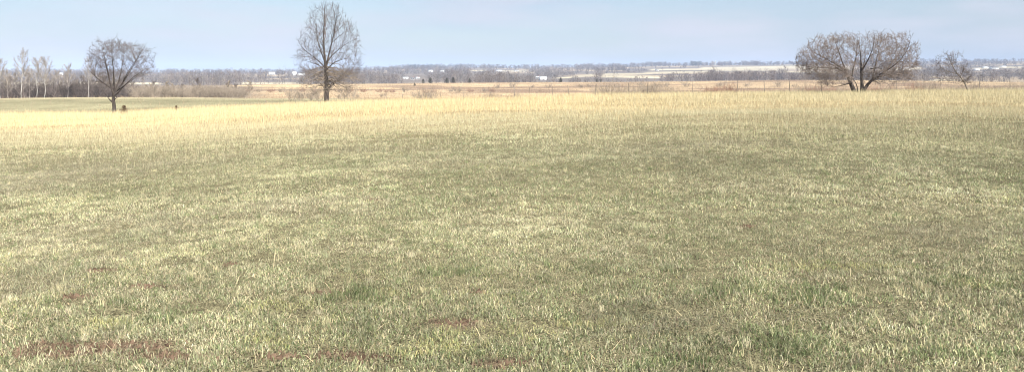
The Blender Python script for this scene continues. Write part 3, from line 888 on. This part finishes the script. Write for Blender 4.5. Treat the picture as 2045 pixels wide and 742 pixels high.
_used = {}
def place(proto, u, d, s=1.0, sxy=None, label=None, group=None, sink=.05, g=None):
    g = g or rng
    loc = base_at(u, d, sink)
    sc = (sxy or s, sxy or s, s)
    rz = float(g.uniform(0, 6.28))
    if not _used.get(proto.name):
        _used[proto.name] = True
        proto.location = loc; proto.rotation_euler = (0, 0, rz); proto.scale = sc
        if label: proto['label'] = label
        if group: proto['group'] = group
        return proto
    return dup(proto, loc, rz, sc, label, group)

# pale barked trees on the left
G_PALE = 'pale barked bare trees on the left'
wa = proto_tree('pale_tree', 101, 11, .34, 3.0, M_BARK_WHITE, M_TWIG_PALE, 15, .10, .013, ('x', 'tree'))
wb = proto_tree('pale_tree', 102, 9, .28, 3.0, M_BARK_WHITE, M_TWIG_PALE, 16, .09, .013, ('x', 'tree'))
wc = proto_tree('pale_tree', 103, 8, .22, 2.9, M_TWIG_PALE, M_TWIG_PALE, 16, .09, .013, ('x', 'tree'))
for (p, u, d, top, lab) in [
    (wa, 42, 190, 94, 'tallest pale barked tree in the left row, with a narrow forked top'),
    (wb, 72, 195, 112, 'pale barked tree just right of the tallest one in the left row'),
    (wb, 88, 188, 110, 'pale barked tree with a spreading top, rightmost of the three close pale trees'),
    (wc, 16, 192, 138, 'short thick pale trunk left of the tallest tree in the left row'),
    (wa, 1, 185, 112, 'pale barked tree cut by the left edge of the photo'),
    (wc, 134, 200, 128, 'pale twiggy tree alone between the left row and the vase shaped tree'),
    (wa, 178, 186, 112, 'slim white trunk close to the left of the vase shaped tree'),
    (wc, 60, 205, 140, 'low grey twiggy tree just right of the foot of the tallest pale tree'),
    (wc, 112, 215, 140, 'low grey twiggy tree behind the right end of the left row')]:
    v = float(row_of(np.array([float(u)]), np.array([float(d)]))[0])
    want = (v - top) * d / F
    H = {wa.name: 11, wb.name: 9, wc.name: 8}[p.name]
    place(p, u, d, want / (H * 1.06), None, lab, G_PALE)

# brush and small trees
sa = proto_shrub('bare_shrub', 201, 2.6, 2.6, M_TWIG_BRUSH, 16, .012, ('x', 'shrub'))
sb = proto_shrub('bare_shrub', 202, 3.4, 3.0, M_TWIG_BRUSH, 14, .014, ('x', 'shrub'))
sr = proto_shrub('reddish_shrub', 203, 1.9, 2.0, M_TWIG_RED, 18, .010, ('x', 'shrub'))
sg = proto_shrub('bare_shrub', 208, 3.4, 3.0, M_TWIG_GREY, 16, .016, ('x', 'shrub'))  # thicket shrub: the shade it stands in is put into darker stems
ta = proto_tree('brush_tree', 204, 6.5, .25, 2.4, M_TWIG_BRUSH, M_TWIG_BRUSH, 10, .10, .018, ('x', 'tree'))
tb = proto_tree('brush_tree', 205, 8.0, .3, 2.6, M_TWIG_GREY, M_TWIG_GREY, 11, .13, .018, ('x', 'tree'))

tc2 = proto_tree('brush_tree', 206, 7.5, .25, 2.4, M_TWIG_PALE, M_TWIG_PALE, 11, .11, .02, ('x', 'tree'))

def scatter(protos, n, u0, u1, d0, d1, s0, s1, lab, grp, seed, wide=1.0):
    g = np.random.default_rng(seed)
    for i in range(n):
        u = u0 + (u1 - u0) * (i + g.random()) / n
        d = g.uniform(d0, d1)
        s = g.uniform(s0, s1)
        place(protos[int(g.integers(len(protos)))], u, d, s, s * wide, lab, grp, g=g)

scatter([sa, sb, sb], 64, 262, 492, 196, 236, .8, 1.2, 'bare brown shrub of the brush line beyond the pasture, right of the vase shaped tree', 'brush line beyond the pasture', 1, 1.35)
scatter([ta, tb], 16, 262, 500, 215, 250, .5, .72, 'small bare tree rising out of the brush line beyond the pasture', 'small trees in the brush line', 11, 1.2)
scatter([sg], 46, -20, 262, 203, 245, .95, 1.5, 'bare shrub of the thicket behind the pale barked trees, its shade painted dark grey', 'thicket behind the pale trees', 2, 1.35)
scatter([tb, ta, tc2], 24, -20, 262, 215, 260, .6, 1.05, 'grey twiggy tree standing in the thicket behind the pale barked trees', 'grey trees in the thicket', 12, 1.15)
scatter([sa, sb], 7, 582, 640, 150, 185, .7, 1.0, 'low grey shrub in the clump left of the foot of the tallest tree', 'shrub clump beside the tallest tree', 3)
scatter([sa], 3, 664, 712, 170, 210, .5, .75, 'low grey shrub behind the right foot of the tallest tree', 'shrubs right of the tallest tree', 4)
for (p, u, d, s, lab) in [
    (sb, 700, 260, 1.7, 'upright bare shrub on the tan prairie just right of the tallest tree'),
    (sb, 846, 150, .95, 'largest bare shrub on the tan prairie in the middle, beyond the fence'),
    (sa, 862, 155, .9, 'bare shrub touching the right side of the largest prairie shrub'),
    (sa, 832, 158, .8, 'bare shrub touching the left side of the largest prairie shrub'),
    (sa, 930, 150, .6, 'lone low shrub on the prairie right of the middle shrub cluster'),
    (sa, 766, 230, .8, 'lone low shrub on the prairie left of the middle shrub cluster'),
]:
    place(p, u, d, s, None, lab, 'prairie shrubs beyond the fence')
scatter([sa, sr], 14, 955, 1040, 120, 150, .5, .85, 'low brownish shrub in the brush behind the middle of the fence', 'brush behind the middle fence', 5)
scatter([sa, sb], 16, 1195, 1345, 120, 150, .75, 1.1, 'grey bare shrub of the long thicket behind the fence, right of the middle', 'grey thicket behind the fence', 6)
scatter([sr], 10, 1405, 1460, 100, 125, .7, 1.0, 'reddish stemmed shrub behind the fence, well left of the wide tree', 'red stemmed clump behind the fence', 7)
scatter([sr, sa], 14, 1590, 1690, 96, 120, .6, .95, 'reddish low shrub at the left foot of the wide spreading tree', 'shrubs left of the wide tree', 8)
scatter([sa, sr], 14, 1735, 1850, 94, 118, .6, .95, 'brown low shrub at the right foot of the wide spreading tree', 'shrubs right of the wide tree', 9)
scatter([sa, sb], 26, 1850, 2060, 120, 200, .75, 1.05, 'greyish brown shrub in the belt behind the small crooked tree', 'brush belt at the right edge', 10)

scatter([sa, sr], 22, 470, 1000, 330, 350, .7, 1.2, 'low scrub bush of the hedgerow crossing the tan prairie', 'hedgerow on the prairie', 13, 1.6)
scatter([sa, sb], 16, 960, 1600, 400, 430, .7, 1.2, 'low scrub bush of the far hedgerow on the right half of the prairie', 'far hedgerow on the prairie', 14, 1.6)
# dark junipers
def proto_cedar(name, seed, H, W, c0, c1, cat='shrub'):
    g = np.random.default_rng(seed)
    root = thing(name, 'x', cat, (0, 0, 0))
    tr = line([(0, 0, -.1), (.01, 0, H * .5), (0, .01, H * .95)], [.05, .035, .008])
    put('trunk', tube_mesh('trunk', [tr], [6]), M_BARK_DARK, root)
    n = 1500
    z = H * (.06 + .9 * g.random(n) ** 1.15)
    prof = W * .5 * np.interp(z / H, [0, .25, .6, 1], [.75, 1, .75, .12])
    az = g.uniform(0, 6.28, n); lob = .75 + .35 * np.sin(az * 3 + z * 3 / H) + .2 * g.normal(0, 1, n)
    r = prof * np.sqrt(g.random(n)) * lob
    p = np.stack([np.cos(az) * r, np.sin(az) * r, z], 1)
    dirn = norm(np.stack([np.cos(az), np.sin(az), g.uniform(.2, 1.4, n)], 1) + g.normal(0, .35, (n, 3)))
    side = norm(np.cross(dirn, g.normal(0, 1, (n, 3)))) * (.022 * H)
    ln = H * g.uniform(.05, .13, n)[:, None]
    V = np.stack([p - side * .5, p + side * .5, p + dirn * ln], 1).reshape(-1, 3)
    b = np.arange(n) * 3
    t = g.random(n)[:, None]
    col = np.repeat(C(*c0) * (1 - t) + C(*c1) * t, 3, 0)
    put('foliage', mesh_np('foliage', V, [np.stack([b, b + 1, b + 2], 1)], col), M_CEDAR, root)
    return root
cr = proto_cedar('juniper_bush', 301, 1.0, .95, (.06, .035, .02), (.15, .08, .045))
place(cr, 248, 80, 1.0, 1.0, 'rusty dark juniper bush just right of the vase shaped tree', 'rusty juniper bushes')
place(cr, 352, 84, .75, .6, 'small rusty juniper bush on the crest, between the vase shaped and the tallest tree', 'rusty juniper bushes')
cg = proto_cedar('juniper_tree', 302, 4.2, 3.0, (.045, .048, .035), (.11, .10, .07), 'tree')
for (u, d, s, lab) in [(845, 545, .75, 'leftmost dark juniper along the far edge of the tan prairie'), (859, 550, .95, 'tall dark juniper second from the left on the far edge of the tan prairie'),
                       (892, 560, .9, 'dark juniper left of the pair in the middle of the far prairie edge'), (905, 565, 1.05, 'biggest dark juniper on the far prairie edge'),
                       (938, 565, .75, 'small dark juniper right of the biggest one on the far prairie edge'), (828, 470, .45, 'low dark juniper on the tan prairie in front of the far edge'),
                       (1192, 560, .6, 'small dark juniper on the prairie edge right of the white barn'), (1200, 570, .5, 'smallest dark juniper beside another on the prairie edge right of the white barn'),
                       (1120, 560, .8, 'dark juniper on the prairie edge just right of the white gabled barn')]:
    place(cg, u, d, s, s * 1.1, lab, 'dark junipers on the far prairie edge', .1)

# ------------------------------------------------------------------ fence
def build_fence():
    g = np.random.default_rng(9)
    posts = [(236, 100, 1.2, 0), (276, 100, 1.2, .05), (290, 100, 1.25, 0), (304, 100, 1.15, -.04), (352, 100, 1.2, 0), (410, 100, 1.2, 0), (470, 100, 1.2, .05), (530, 100, 1.2, 0), (590, 101, 1.2, 0), (640, 102, 1.2, 0), (700, 102, 1.35, 0),
             (722, 102, 1.2, .03), (772, 102, 1.45, -.02), (803, 101, 1.6, .06), (828, 101, 1.65, .12), (880, 100, 1.5, 0), (926, 99, 1.75, .02), (978, 97, 1.5, .04), (1028, 95, 1.75, -.03), (1060, 94, 1.65, -.1), (1101, 92, 1.5, .12),
             (1138, 90, 1.5, -.15), (1190, 88, 1.4, .03), (1212, 88, 1.45, 0), (1256, 87, 1.45, -.02), (1294, 86, 1.5, 0), (1383, 85, 1.6, -.03), (1471, 85, 1.45, .08), (1527, 85, 1.4, -.03), (1577, 86, 1.35, 0), (1640, 87, 1.3, .03),
             (1790, 90, 1.3, 0), (1868, 90, 1.3, 0), (1955, 91, 1.3, .04), (2019, 91, 1.3, -.05), (2090, 91, 1.3, 0), (150, 99, 1.2, 0), (70, 98, 1.2, .03), (-20, 97, 1.2, 0)]
    posts.sort()
    root = thing('wire_fence', 'old wire fence of thin leaning wooden posts along the crest behind the golden grass', 'fence', base_at(posts[0][0], posts[0][1], 0))
    o = Vector(root.location)
    tops = []
    for (u, d, h, tilt) in posts:
        b = Vector(base_at(u, d, .25)) - o
        top = b + Vector((math.tan(tilt) * h, g.normal(0, .05), h + .25))
        r = float(g.uniform(.026, .045))
        mid = b.lerp(top, .5) + Vector((g.normal(0, .02), 0, 0))
        P, R = resample([b, mid, top, top + Vector((0, 0, .012))], [r * 1.1, r, r * .9, r * .25], 7)
        P[-1] = np.array(top) + (0, 0, .012); P[-2] = np.array(top); R[-2] = r * .9
        put('post', tube_mesh('post', [Br(P[None], R[None])], [8], False), M_POST, root)
        tops.append((b, top, h))
    segs = []
    for (b0, t0, h0), (b1, t1, h1) in zip(tops[:-1], tops[1:]):
        for f in (.35, .62, .88):
            a = b0.lerp(t0, f); c = b1.lerp(t1, f)
            m = a.lerp(c, .5) - Vector((0, 0, .03))
            segs.append([a, m, c])
    P = np.array([[list(p) for p in s] for s in segs])
    put('wires', tube_mesh('wires', [Br(P, np.full(P.shape[:2], .0022))], [3]), M_WIRE, root)
build_fence()

# ------------------------------------------------------------------ farm buildings far off
M_WHITE = mat_plain('white painted siding', (.80, .79, .76), .6, .04)
M_TIN = mat_plain('pale metal roof', (.66, .67, .68), .45, .06)
M_SHINGLE = mat_plain('grey shingles', (.17, .165, .165), .8, .15)
M_GLASS = mat_plain('dark window', (.04, .05, .06), .2, .1)
M_DOOR = mat_plain('grey door', (.3, .3, .31), .6, .1)
M_REDB = mat_plain('faded red siding', (.30, .10, .07), .7, .12)
M_CONC = mat_plain('silo concrete', (.42, .42, .41), .8, .1)

def box_vf(x0, x1, y0, y1, z0, z1):
    V = np.array([(x0, y0, z0), (x1, y0, z0), (x1, y1, z0), (x0, y1, z0), (x0, y0, z1), (x1, y0, z1), (x1, y1, z1), (x0, y1, z1)], float)
    Fq = np.array([(0, 3, 2, 1), (4, 5, 6, 7), (0, 1, 5, 4), (1, 2, 6, 5), (2, 3, 7, 6), (3, 0, 4, 7)])
    return V, Fq

def boxes(name, L, mat, parent, **kw):
    V, Q = [], []
    for i, b in enumerate(L):
        v, f = box_vf(*b); V.append(v); Q.append(f + 8 * i)
    return put(name, mesh_np(name, np.concatenate(V), [np.concatenate(Q)]), mat, parent, **kw)

BLD = []
def building(name, cat, label, u, v, dmin, dmax, wpx, hpx, roof='tin', rot=0.0, depth=None, wallm=None, group=None, pitch=.42):
    d = find_d(u, v, dmin, dmax)
    W = wpx * d / F; H = hpx * d / F
    Dp = depth or W * .6
    rh = min(W, Dp) * .5 * pitch * 2 * .5 + .3
    wh = max(2.2, H - rh)
    loc = base_at(u, d, .3)
    root = thing(name, label, cat, loc, rot, group)
    wallm = wallm or M_WHITE
    hw, hd = W / 2, Dp / 2
    # walls with gables as one closed shell, ridge along x
    V = np.array([(-hw, -hd, 0), (hw, -hd, 0), (hw, hd, 0), (-hw, hd, 0), (-hw, -hd, wh), (hw, -hd, wh), (hw, hd, wh), (-hw, hd, wh), (-hw, 0, wh + rh), (hw, 0, wh + rh)], float)
    Q = np.array([(0, 1, 5, 4), (2, 3, 7, 6), (4, 5, 9, 8), (6, 7, 8, 9), (0, 3, 2, 1)]); P5 = np.array([(1, 2, 6, 9, 5), (3, 0, 4, 8, 7)])
    w = put('wall', mesh_np('wall', V, [Q, P5]), wallm, root)
    o = .45; t = .18
    rv, rq = [], []
    sl = rh / hd
    for sgn in (-1, 1):
        y1 = sgn * (hd + o); z1 = wh - o * sl
        vv = [(-hw - o, 0, wh + rh + .03), (hw + o, 0, wh + rh + .03), (hw + o, y1, z1 + .03), (-hw - o, y1, z1 + .03)]
        vv += [(a, b, c + t) for a, b, c in vv]
        rq.append(np.array([(0, 3, 2, 1), (4, 5, 6, 7), (0, 1, 5, 4), (1, 2, 6, 5), (2, 3, 7, 6), (3, 0, 4, 7)]) + len(rv)); rv += vv
    put('roof', mesh_np('roof', np.array(rv), [np.concatenate(rq)]), M_TIN if roof == 'tin' else M_SHINGLE, root)
    if name == 'farm_house':
        for k in (-.62, -.25, .3, .66):
            x = k * hw
            boxes('window', [(x - .5, x + .5, -hd - .04, -hd + .05, 1.1, 2.3 if wh < 3.4 else 2.6)], M_GLASS, root)
        boxes('door', [(-.02 * hw - .5, -.02 * hw + .5, -hd - .05, -hd + .05, .3, 2.3)], M_DOOR, root)
        boxes('chimney', [(hw * .45 - .35, hw * .45 + .35, -.35, .35, wh + rh * .6, wh + rh + .9)], M_REDB, root)
    else:
        q = min(W * .3, wh * .8)
        boxes('door', [(-q / 2, q / 2, -hd - .06, -hd + .06, 0.25, min(wh * .82, 4.2))], M_DOOR, root)
        for k in (-.7, .7):
            boxes('window', [(k * hw - .6, k * hw + .6, -hd - .05, -hd + .05, wh * .5, wh * .5 + .8)], M_GLASS, root)
    BLD.append((u, wpx, d, v, hpx))
    return root

building('farm_house', 'house', 'white gabled farm house on the far ridge, left of the tallest tree', 543, 150, 1200, 2600, 11, 8, 'shingle', .5)
building('farm_house', 'house', 'white two storey farm house right behind the left side of the tallest tree', 588, 151, 1200, 2600, 9, 8.5, 'tin', 1.2)
building('barn', 'barn', 'long low white barn beside the white house behind the tallest tree', 602, 150.5, 1200, 2600, 12, 4, 'tin', .1)
building('barn', 'barn', 'white barn on the far left hill, between pale trees and vase shaped tree', 122, 150, 1200, 2600, 7, 5, 'tin', .3)
building('barn', 'barn', 'small white barn at the right end of the pale strip, right of the tallest tree', 810, 158, 800, 1600, 10, 4.5, 'tin', .2)
building('farm_house', 'house', 'low white grey-roofed farm house, left of the pair right of the tallest tree', 824, 159, 800, 1600, 7, 5, 'shingle', .1)
building('farm_house', 'house', 'low white metal-roofed farm house, right of the pair right of the tallest tree', 834, 158.5, 800, 1600, 8, 5, 'tin', .7)
building('barn', 'barn', 'white roofed barn below the dark pines on the far hill', 860, 144, 1800, 3300, 8, 4.2, 'tin', .05)
building('barn', 'barn', 'pale barn under the crest of the hill, just right of the barn below the pines', 883, 143, 1800, 3300, 7, 3.6, 'shingle', .3)
building('barn', 'barn', 'bright white gabled barn nearest the prairie edge in the middle', 1084, 160, 700, 1500, 14, 7.5, 'tin', .35)
building('farm_house', 'house', 'small pale house just left of the bright white gabled barn', 1074, 157, 800, 1700, 8, 5, 'tin', .0)
building('barn', 'barn', 'low pale barn on the middle hill above the bright white gabled barn', 997, 143, 1800, 3300, 11, 3.4, 'tin', .1)
building('barn', 'barn', 'low pale barn near the left end of the far pale field', 1031, 143, 1800, 3300, 9, 3.4, 'shingle', .2)
building('barn', 'barn', 'small white barn on the bright field right of the middle', 1312, 142, 1500, 3200, 6, 4, 'shingle', .3)
building('barn', 'barn', 'large white barn behind the right edge of the wide spreading tree', 1806, 141, 1400, 3000, 20, 6.5, 'tin', .1)
building('barn', 'barn', 'small white shed left of the row of barns at the right edge', 1950, 141, 1400, 3000, 10, 4, 'tin', .1)
building('barn', 'barn', 'second white barn from the left in the row at the right edge', 1967, 137, 1800, 3400, 10, 4, 'tin', .2)
building('barn', 'barn', 'greenish grey roofed barn in the middle of the row at the right edge', 1985, 138, 1800, 3400, 14, 4.5, 'shingle', .1)
building('barn', 'barn', 'rightmost white barn of the row at the right edge', 2003, 135, 1800, 3600, 10, 3.5, 'tin', .1)

def silo(u, v, a, b, wpx, hpx, label):
    d = find_d(u, v, a, b)
    r = wpx * d / F / 2; H = hpx * d / F
    root = thing('silo', label, 'silo', base_at(u, d, .3))
    put('wall', tube_mesh('wall', [line([(0, 0, 0), (0, 0, H)], [r, r])], [20]), M_CONC, root)
    zs = np.linspace(0, 1, 7)
    put('roof', tube_mesh('roof', [line([(0, 0, H + r * .8 * math.sin(t * 1.57)) for t in zs], [(r + .12) * math.cos(t * 1.55) for t in zs])], [20]), M_TIN, root)
    BLD.append((u, wpx, d, v, hpx))
silo(1429, 131, 2200, 4200, 2.4, 8.5, 'pale silo standing up on the far skyline, above the bright fields')

# ------------------------------------------------------------------ far woods
def far_woods():
    g = np.random.default_rng(404)
    # u0 u1 d0 d1 n hmin hmax tone
    strips = [
        (-60, 290, 560, 1000, 420, 6, 11, 0), (280, 640, 600, 1100, 460, 7, 12, 0), (640, 1010, 600, 1000, 420, 6, 11, 0), (1000, 1270, 590, 900, 240, 5, 9, 0),
        (1230, 1640, 590, 900, 520, 8, 12, 1), (1600, 2100, 560, 900, 420, 6, 10, 0),
        (-60, 640, 1100, 2000, 700, 8, 13, 0), (640, 1250, 1000, 1900, 700, 8, 13, 0), (1250, 1640, 900, 1500, 420, 9, 13, 1), (1600, 2100, 900, 1800, 420, 8, 12, 0),
        (-60, 640, 2000, 3000, 500, 9, 14, 0), (640, 1250, 1900, 3000, 650, 9, 14, 0), (1250, 1640, 1500, 3000, 90, 8, 12, 1), (1600, 2100, 1900, 3000, 420, 9, 14, 0),
        (-60, 640, 3000, 4300, 420, 9, 15, 1), (640, 1250, 3000, 4300, 520, 9, 15, 1), (1250, 2100, 3000, 4500, 900, 9, 15, 1),
        (815, 880, 2900, 3500, 60, 12, 17, 2), (1380, 1400, 3400, 4200, 30, 14, 18, 2), (1265, 1330, 3400, 4200, 60, 14, 18, 1), (1480, 1520, 3400, 4300, 50, 14, 18, 1),
    ]
    for k in range(3):
        strips.append((-1500 if k % 2 else 2100, -60 if k % 2 else 3500, 600, 3500, 500, 8, 13, 0))
    U, D, H, Tn = [], [], [], []
    for (u0, u1, d0, d1, n, h0, h1, tn) in strips:
        n = int(n * 1.7)
        u = g.uniform(u0, u1, n); d = np.exp(g.uniform(math.log(d0), math.log(d1), n))
        cl = fbm(U2X(u, d) * .012, d * .006, 411, 3)
        k = g.random(n) < smooth(.38, .60, cl) * 1.0 + .05
        U.append(u[k]); D.append(d[k]); H.append(g.uniform(h0 * .7, h1 * 1.1, n)[k] * (.45 + 1.1 * cl[k])); Tn.append(np.full(k.sum(), tn))
    U, D, H, Tn = map(np.concatenate, (U, D, H, Tn))
    x = U2X(U, D); z = ground(x, D); v = HV + F * (CAMH - z) / D
    keep = g.random(len(U)) > field_mask(U, v, D) * .97
    top = v - H * F / D
    # clearings: trees do not stand in front of the pale fields and farm buildings
    for (a, b, va, vb, hh) in FIELDS:
        vc = va + (vb - va) * np.clip((U - a) / (b - a), 0, 1)
        keep &= ~((U > a + 3) & (U < b - 3) & (v > vc) & (top < vc + hh * .4) & (g.random(len(U)) < .88))
    for (u, w, d, vb, h) in BLD:
        keep &= ~((np.abs(U - u) < w * .62 + 2.5 * F / D) & (D < d + 25) & (top < vb - h * .35) & (v > vb - h))
    x, z, U, D, H, Tn = x[keep], z[keep], U[keep], D[keep], H[keep], Tn[keep]
    N = len(x)
    S = 46
    idx = np.repeat(np.arange(N), S); m = len(idx)
    W = H * g.uniform(.30, .5, N)
    az = g.uniform(0, 6.28, m); rr = np.sqrt(g.random(m)); hz = g.uniform(.12, .92, m)
    prof = np.interp(hz, [0, .3, .6, 1], [.35, .9, 1, .45])
    p = np.stack([x[idx] + np.cos(az) * rr * W[idx] * prof, D[idx] + np.sin(az) * rr * W[idx] * prof, z[idx] + hz * H[idx]], 1)
    conif = Tn[idx] == 2
    dr = norm(np.stack([np.cos(az) * .6 * rr, np.sin(az) * .6 * rr, np.full(m, .9)], 1) + g.normal(0, .3, (m, 3)))
    ln = (H[idx] * g.uniform(.12, .3, m))[:, None]
    wd = np.maximum(.10, D[idx] * .00016) * g.uniform(.7, 1.6, m)
    sd = norm(np.stack([g.normal(0, 1, m), g.normal(0, .5, m), g.normal(0, .25, m)], 1)) * wd[:, None]
    V = np.stack([p - sd, p + sd, p + dr * ln], 1)
    tone = g.uniform(.75, 1.25, N)
    base = np.where((Tn == 2)[:, None], C(.05, .055, .045), np.where((Tn == 1)[:, None], C(.145, .125, .125), C(.15, .13, .123)))
    warm = g.random(N)[:, None]
    base = base * tone[:, None] * (1 + .18 * (warm - .5) * C(1, 0, -1))
    pale = g.random(N) < .06
    base[pale] = C(.30, .26, .22)
    col = base[idx] * g.uniform(.7, 1.3, m)[:, None]
    # trunks
    tr0 = np.stack([x, D, z - .2], 1); tw = np.maximum(.16, D * .00013)[:, None] * np.array([[1., 0, 0]])
    TV = np.stack([tr0 - tw, tr0 + tw, tr0 + np.stack([g.normal(0, .3, N), np.zeros(N), H * .8], 1)], 1)
    allV = np.concatenate([V.reshape(-1, 3), TV.reshape(-1, 3)])
    f = np.arange(len(allV)).reshape(-1, 3)
    cc = np.concatenate([np.repeat(col, 3, 0), np.repeat(base * .8, 3, 0)])
    put('far_woods', mesh_np('far_woods', allV, [f], cc), M_WOOD, kind='stuff', label='bare grey purple woods covering the far hills to the skyline', category='woods')
    print('far trees', N)
far_woods()

# ------------------------------------------------------------------ air
def haze():
    V, Q = box_vf(-14000, 14000, -60, 9600, -80, 120)
    me = mesh_np('haze', V, [Q])
    m, nt, out = nodes_of('air')
    pv = nt.nodes.new('ShaderNodeVolumePrincipled')
    pv.inputs['Color'].default_value = (.57, .71, .98, 1)
    pv.inputs['Density'].default_value = 1.25e-4
    pv.inputs['Anisotropy'].default_value = -.2
    nt.links.new(pv.outputs[0], out.inputs['Volume'])
    put('haze', me, m, kind='stuff')
haze()

# ------------------------------------------------------------------ light
SUN_EL, SUN_AZ = math.radians(36), math.radians(150)   # azimuth clockwise from +Y (north): behind the camera, to the right
sd = bpy.data.lights.new('sun', 'SUN'); sd.energy = 5.0; sd.angle = math.radians(.6); sd.color = (1, .95, .86)
so = bpy.data.objects.new('sun', sd); COL.objects.link(so)
sv = Vector((math.sin(SUN_AZ) * math.cos(SUN_EL), math.cos(SUN_AZ) * math.cos(SUN_EL), math.sin(SUN_EL)))
so.rotation_euler = sv.to_track_quat('Z', 'Y').to_euler()
so.location = (20, -30, 40)

w = bpy.data.worlds.new('World'); scene.world = w; w.use_nodes = True
nt = w.node_tree; nt.nodes.clear()
out = nt.nodes.new('ShaderNodeOutputWorld'); bg = nt.nodes.new('ShaderNodeBackground')
sky = nt.nodes.new('ShaderNodeTexSky'); sky.sky_type = 'NISHITA'; sky.sun_disc = False
sky.sun_elevation = SUN_EL; sky.sun_rotation = SUN_AZ
sky.altitude = 200; sky.air_density = 1.0; sky.dust_density = 1.2; sky.ozone_density = 1.5
bg.inputs['Strength'].default_value = .072
# thin cloud veil
tc = nt.nodes.new('ShaderNodeTexCoord'); mp = nt.nodes.new('ShaderNodeMapping'); mp.inputs['Scale'].default_value = (2.2, 2.2, 9)
ns = nt.nodes.new('ShaderNodeTexNoise'); ns.inputs['Scale'].default_value = 1.6; ns.inputs['Detail'].default_value = 5; ns.inputs['Roughness'].default_value = .45
mr = nt.nodes.new('ShaderNodeMapRange'); mr.inputs['From Min'].default_value = .45; mr.inputs['From Max'].default_value = .75; mr.inputs['To Min'].default_value = 0.5; mr.inputs['To Max'].default_value = .8
mx = nt.nodes.new('ShaderNodeMix'); mx.data_type = 'RGBA'
mx.inputs['B'].default_value = (3.65, 4.4, 5.55, 1)
L = nt.links.new
L(tc.outputs['Generated'], mp.inputs[0]); L(mp.outputs[0], ns.inputs['Vector']); L(ns.outputs['Fac'], mr.inputs['Value'])
L(mr.outputs[0], mx.inputs['Factor']); L(sky.outputs[0], mx.inputs['A'])
mp2 = nt.nodes.new('ShaderNodeMapping'); mp2.inputs['Scale'].default_value = (3.0, 3.0, 14); mp2.inputs['Location'].default_value = (.35, .2, .1)
n2 = nt.nodes.new('ShaderNodeTexNoise'); n2.inputs['Scale'].default_value = 1.3; n2.inputs['Detail'].default_value = 4; n2.inputs['Roughness'].default_value = .5
m2 = nt.nodes.new('ShaderNodeMapRange'); m2.inputs['From Min'].default_value = .46; m2.inputs['From Max'].default_value = .66; m2.inputs['To Max'].default_value = .75
mc = nt.nodes.new('ShaderNodeMix'); mc.data_type = 'RGBA'; mc.inputs['B'].default_value = (5.3, 5.35, 6.1, 1)
L(tc.outputs['Generated'], mp2.inputs[0]); L(mp2.outputs[0], n2.inputs['Vector']); L(n2.outputs['Fac'], m2.inputs['Value']); L(m2.outputs[0], mc.inputs['Factor'])
L(mx.outputs['Result'], mc.inputs['A']); L(mc.outputs['Result'], bg.inputs['Color']); L(bg.outputs[0], out.inputs['Surface'])

# ------------------------------------------------------------------ camera and view
cd = bpy.data.cameras.new('camera'); co = bpy.data.objects.new('camera', cd); COL.objects.link(co)
cd.sensor_width = 36; cd.lens = 36 * F / 2045
cd.shift_y = -(371 - HV) / 2045
cd.clip_start = .1; cd.clip_end = 30000
co.location = (0, 0, CAMH + float(ground(np.array([0.]), np.array([0.]))[0])); co.rotation_euler = (math.pi / 2, 0, 0)
scene.camera = co
scene.view_settings.view_transform = 'Standard'; scene.view_settings.look = 'None'
scene.view_settings.exposure = .95; scene.view_settings.gamma = 1
scene.cycles.volume_bounces = 0
scene.cycles.max_bounces = 5
scene.cycles.use_denoising = True
scene.cycles.use_adaptive_sampling = False
scene.cycles.pixel_filter_type = 'BLACKMAN_HARRIS'
scene.cycles.filter_width = 1.05
scene.cycles.denoiser = 'OPENIMAGEDENOISE'
scene.cycles.denoising_input_passes = 'RGB_ALBEDO_NORMAL'
scene.cycles.denoising_prefilter = 'ACCURATE'
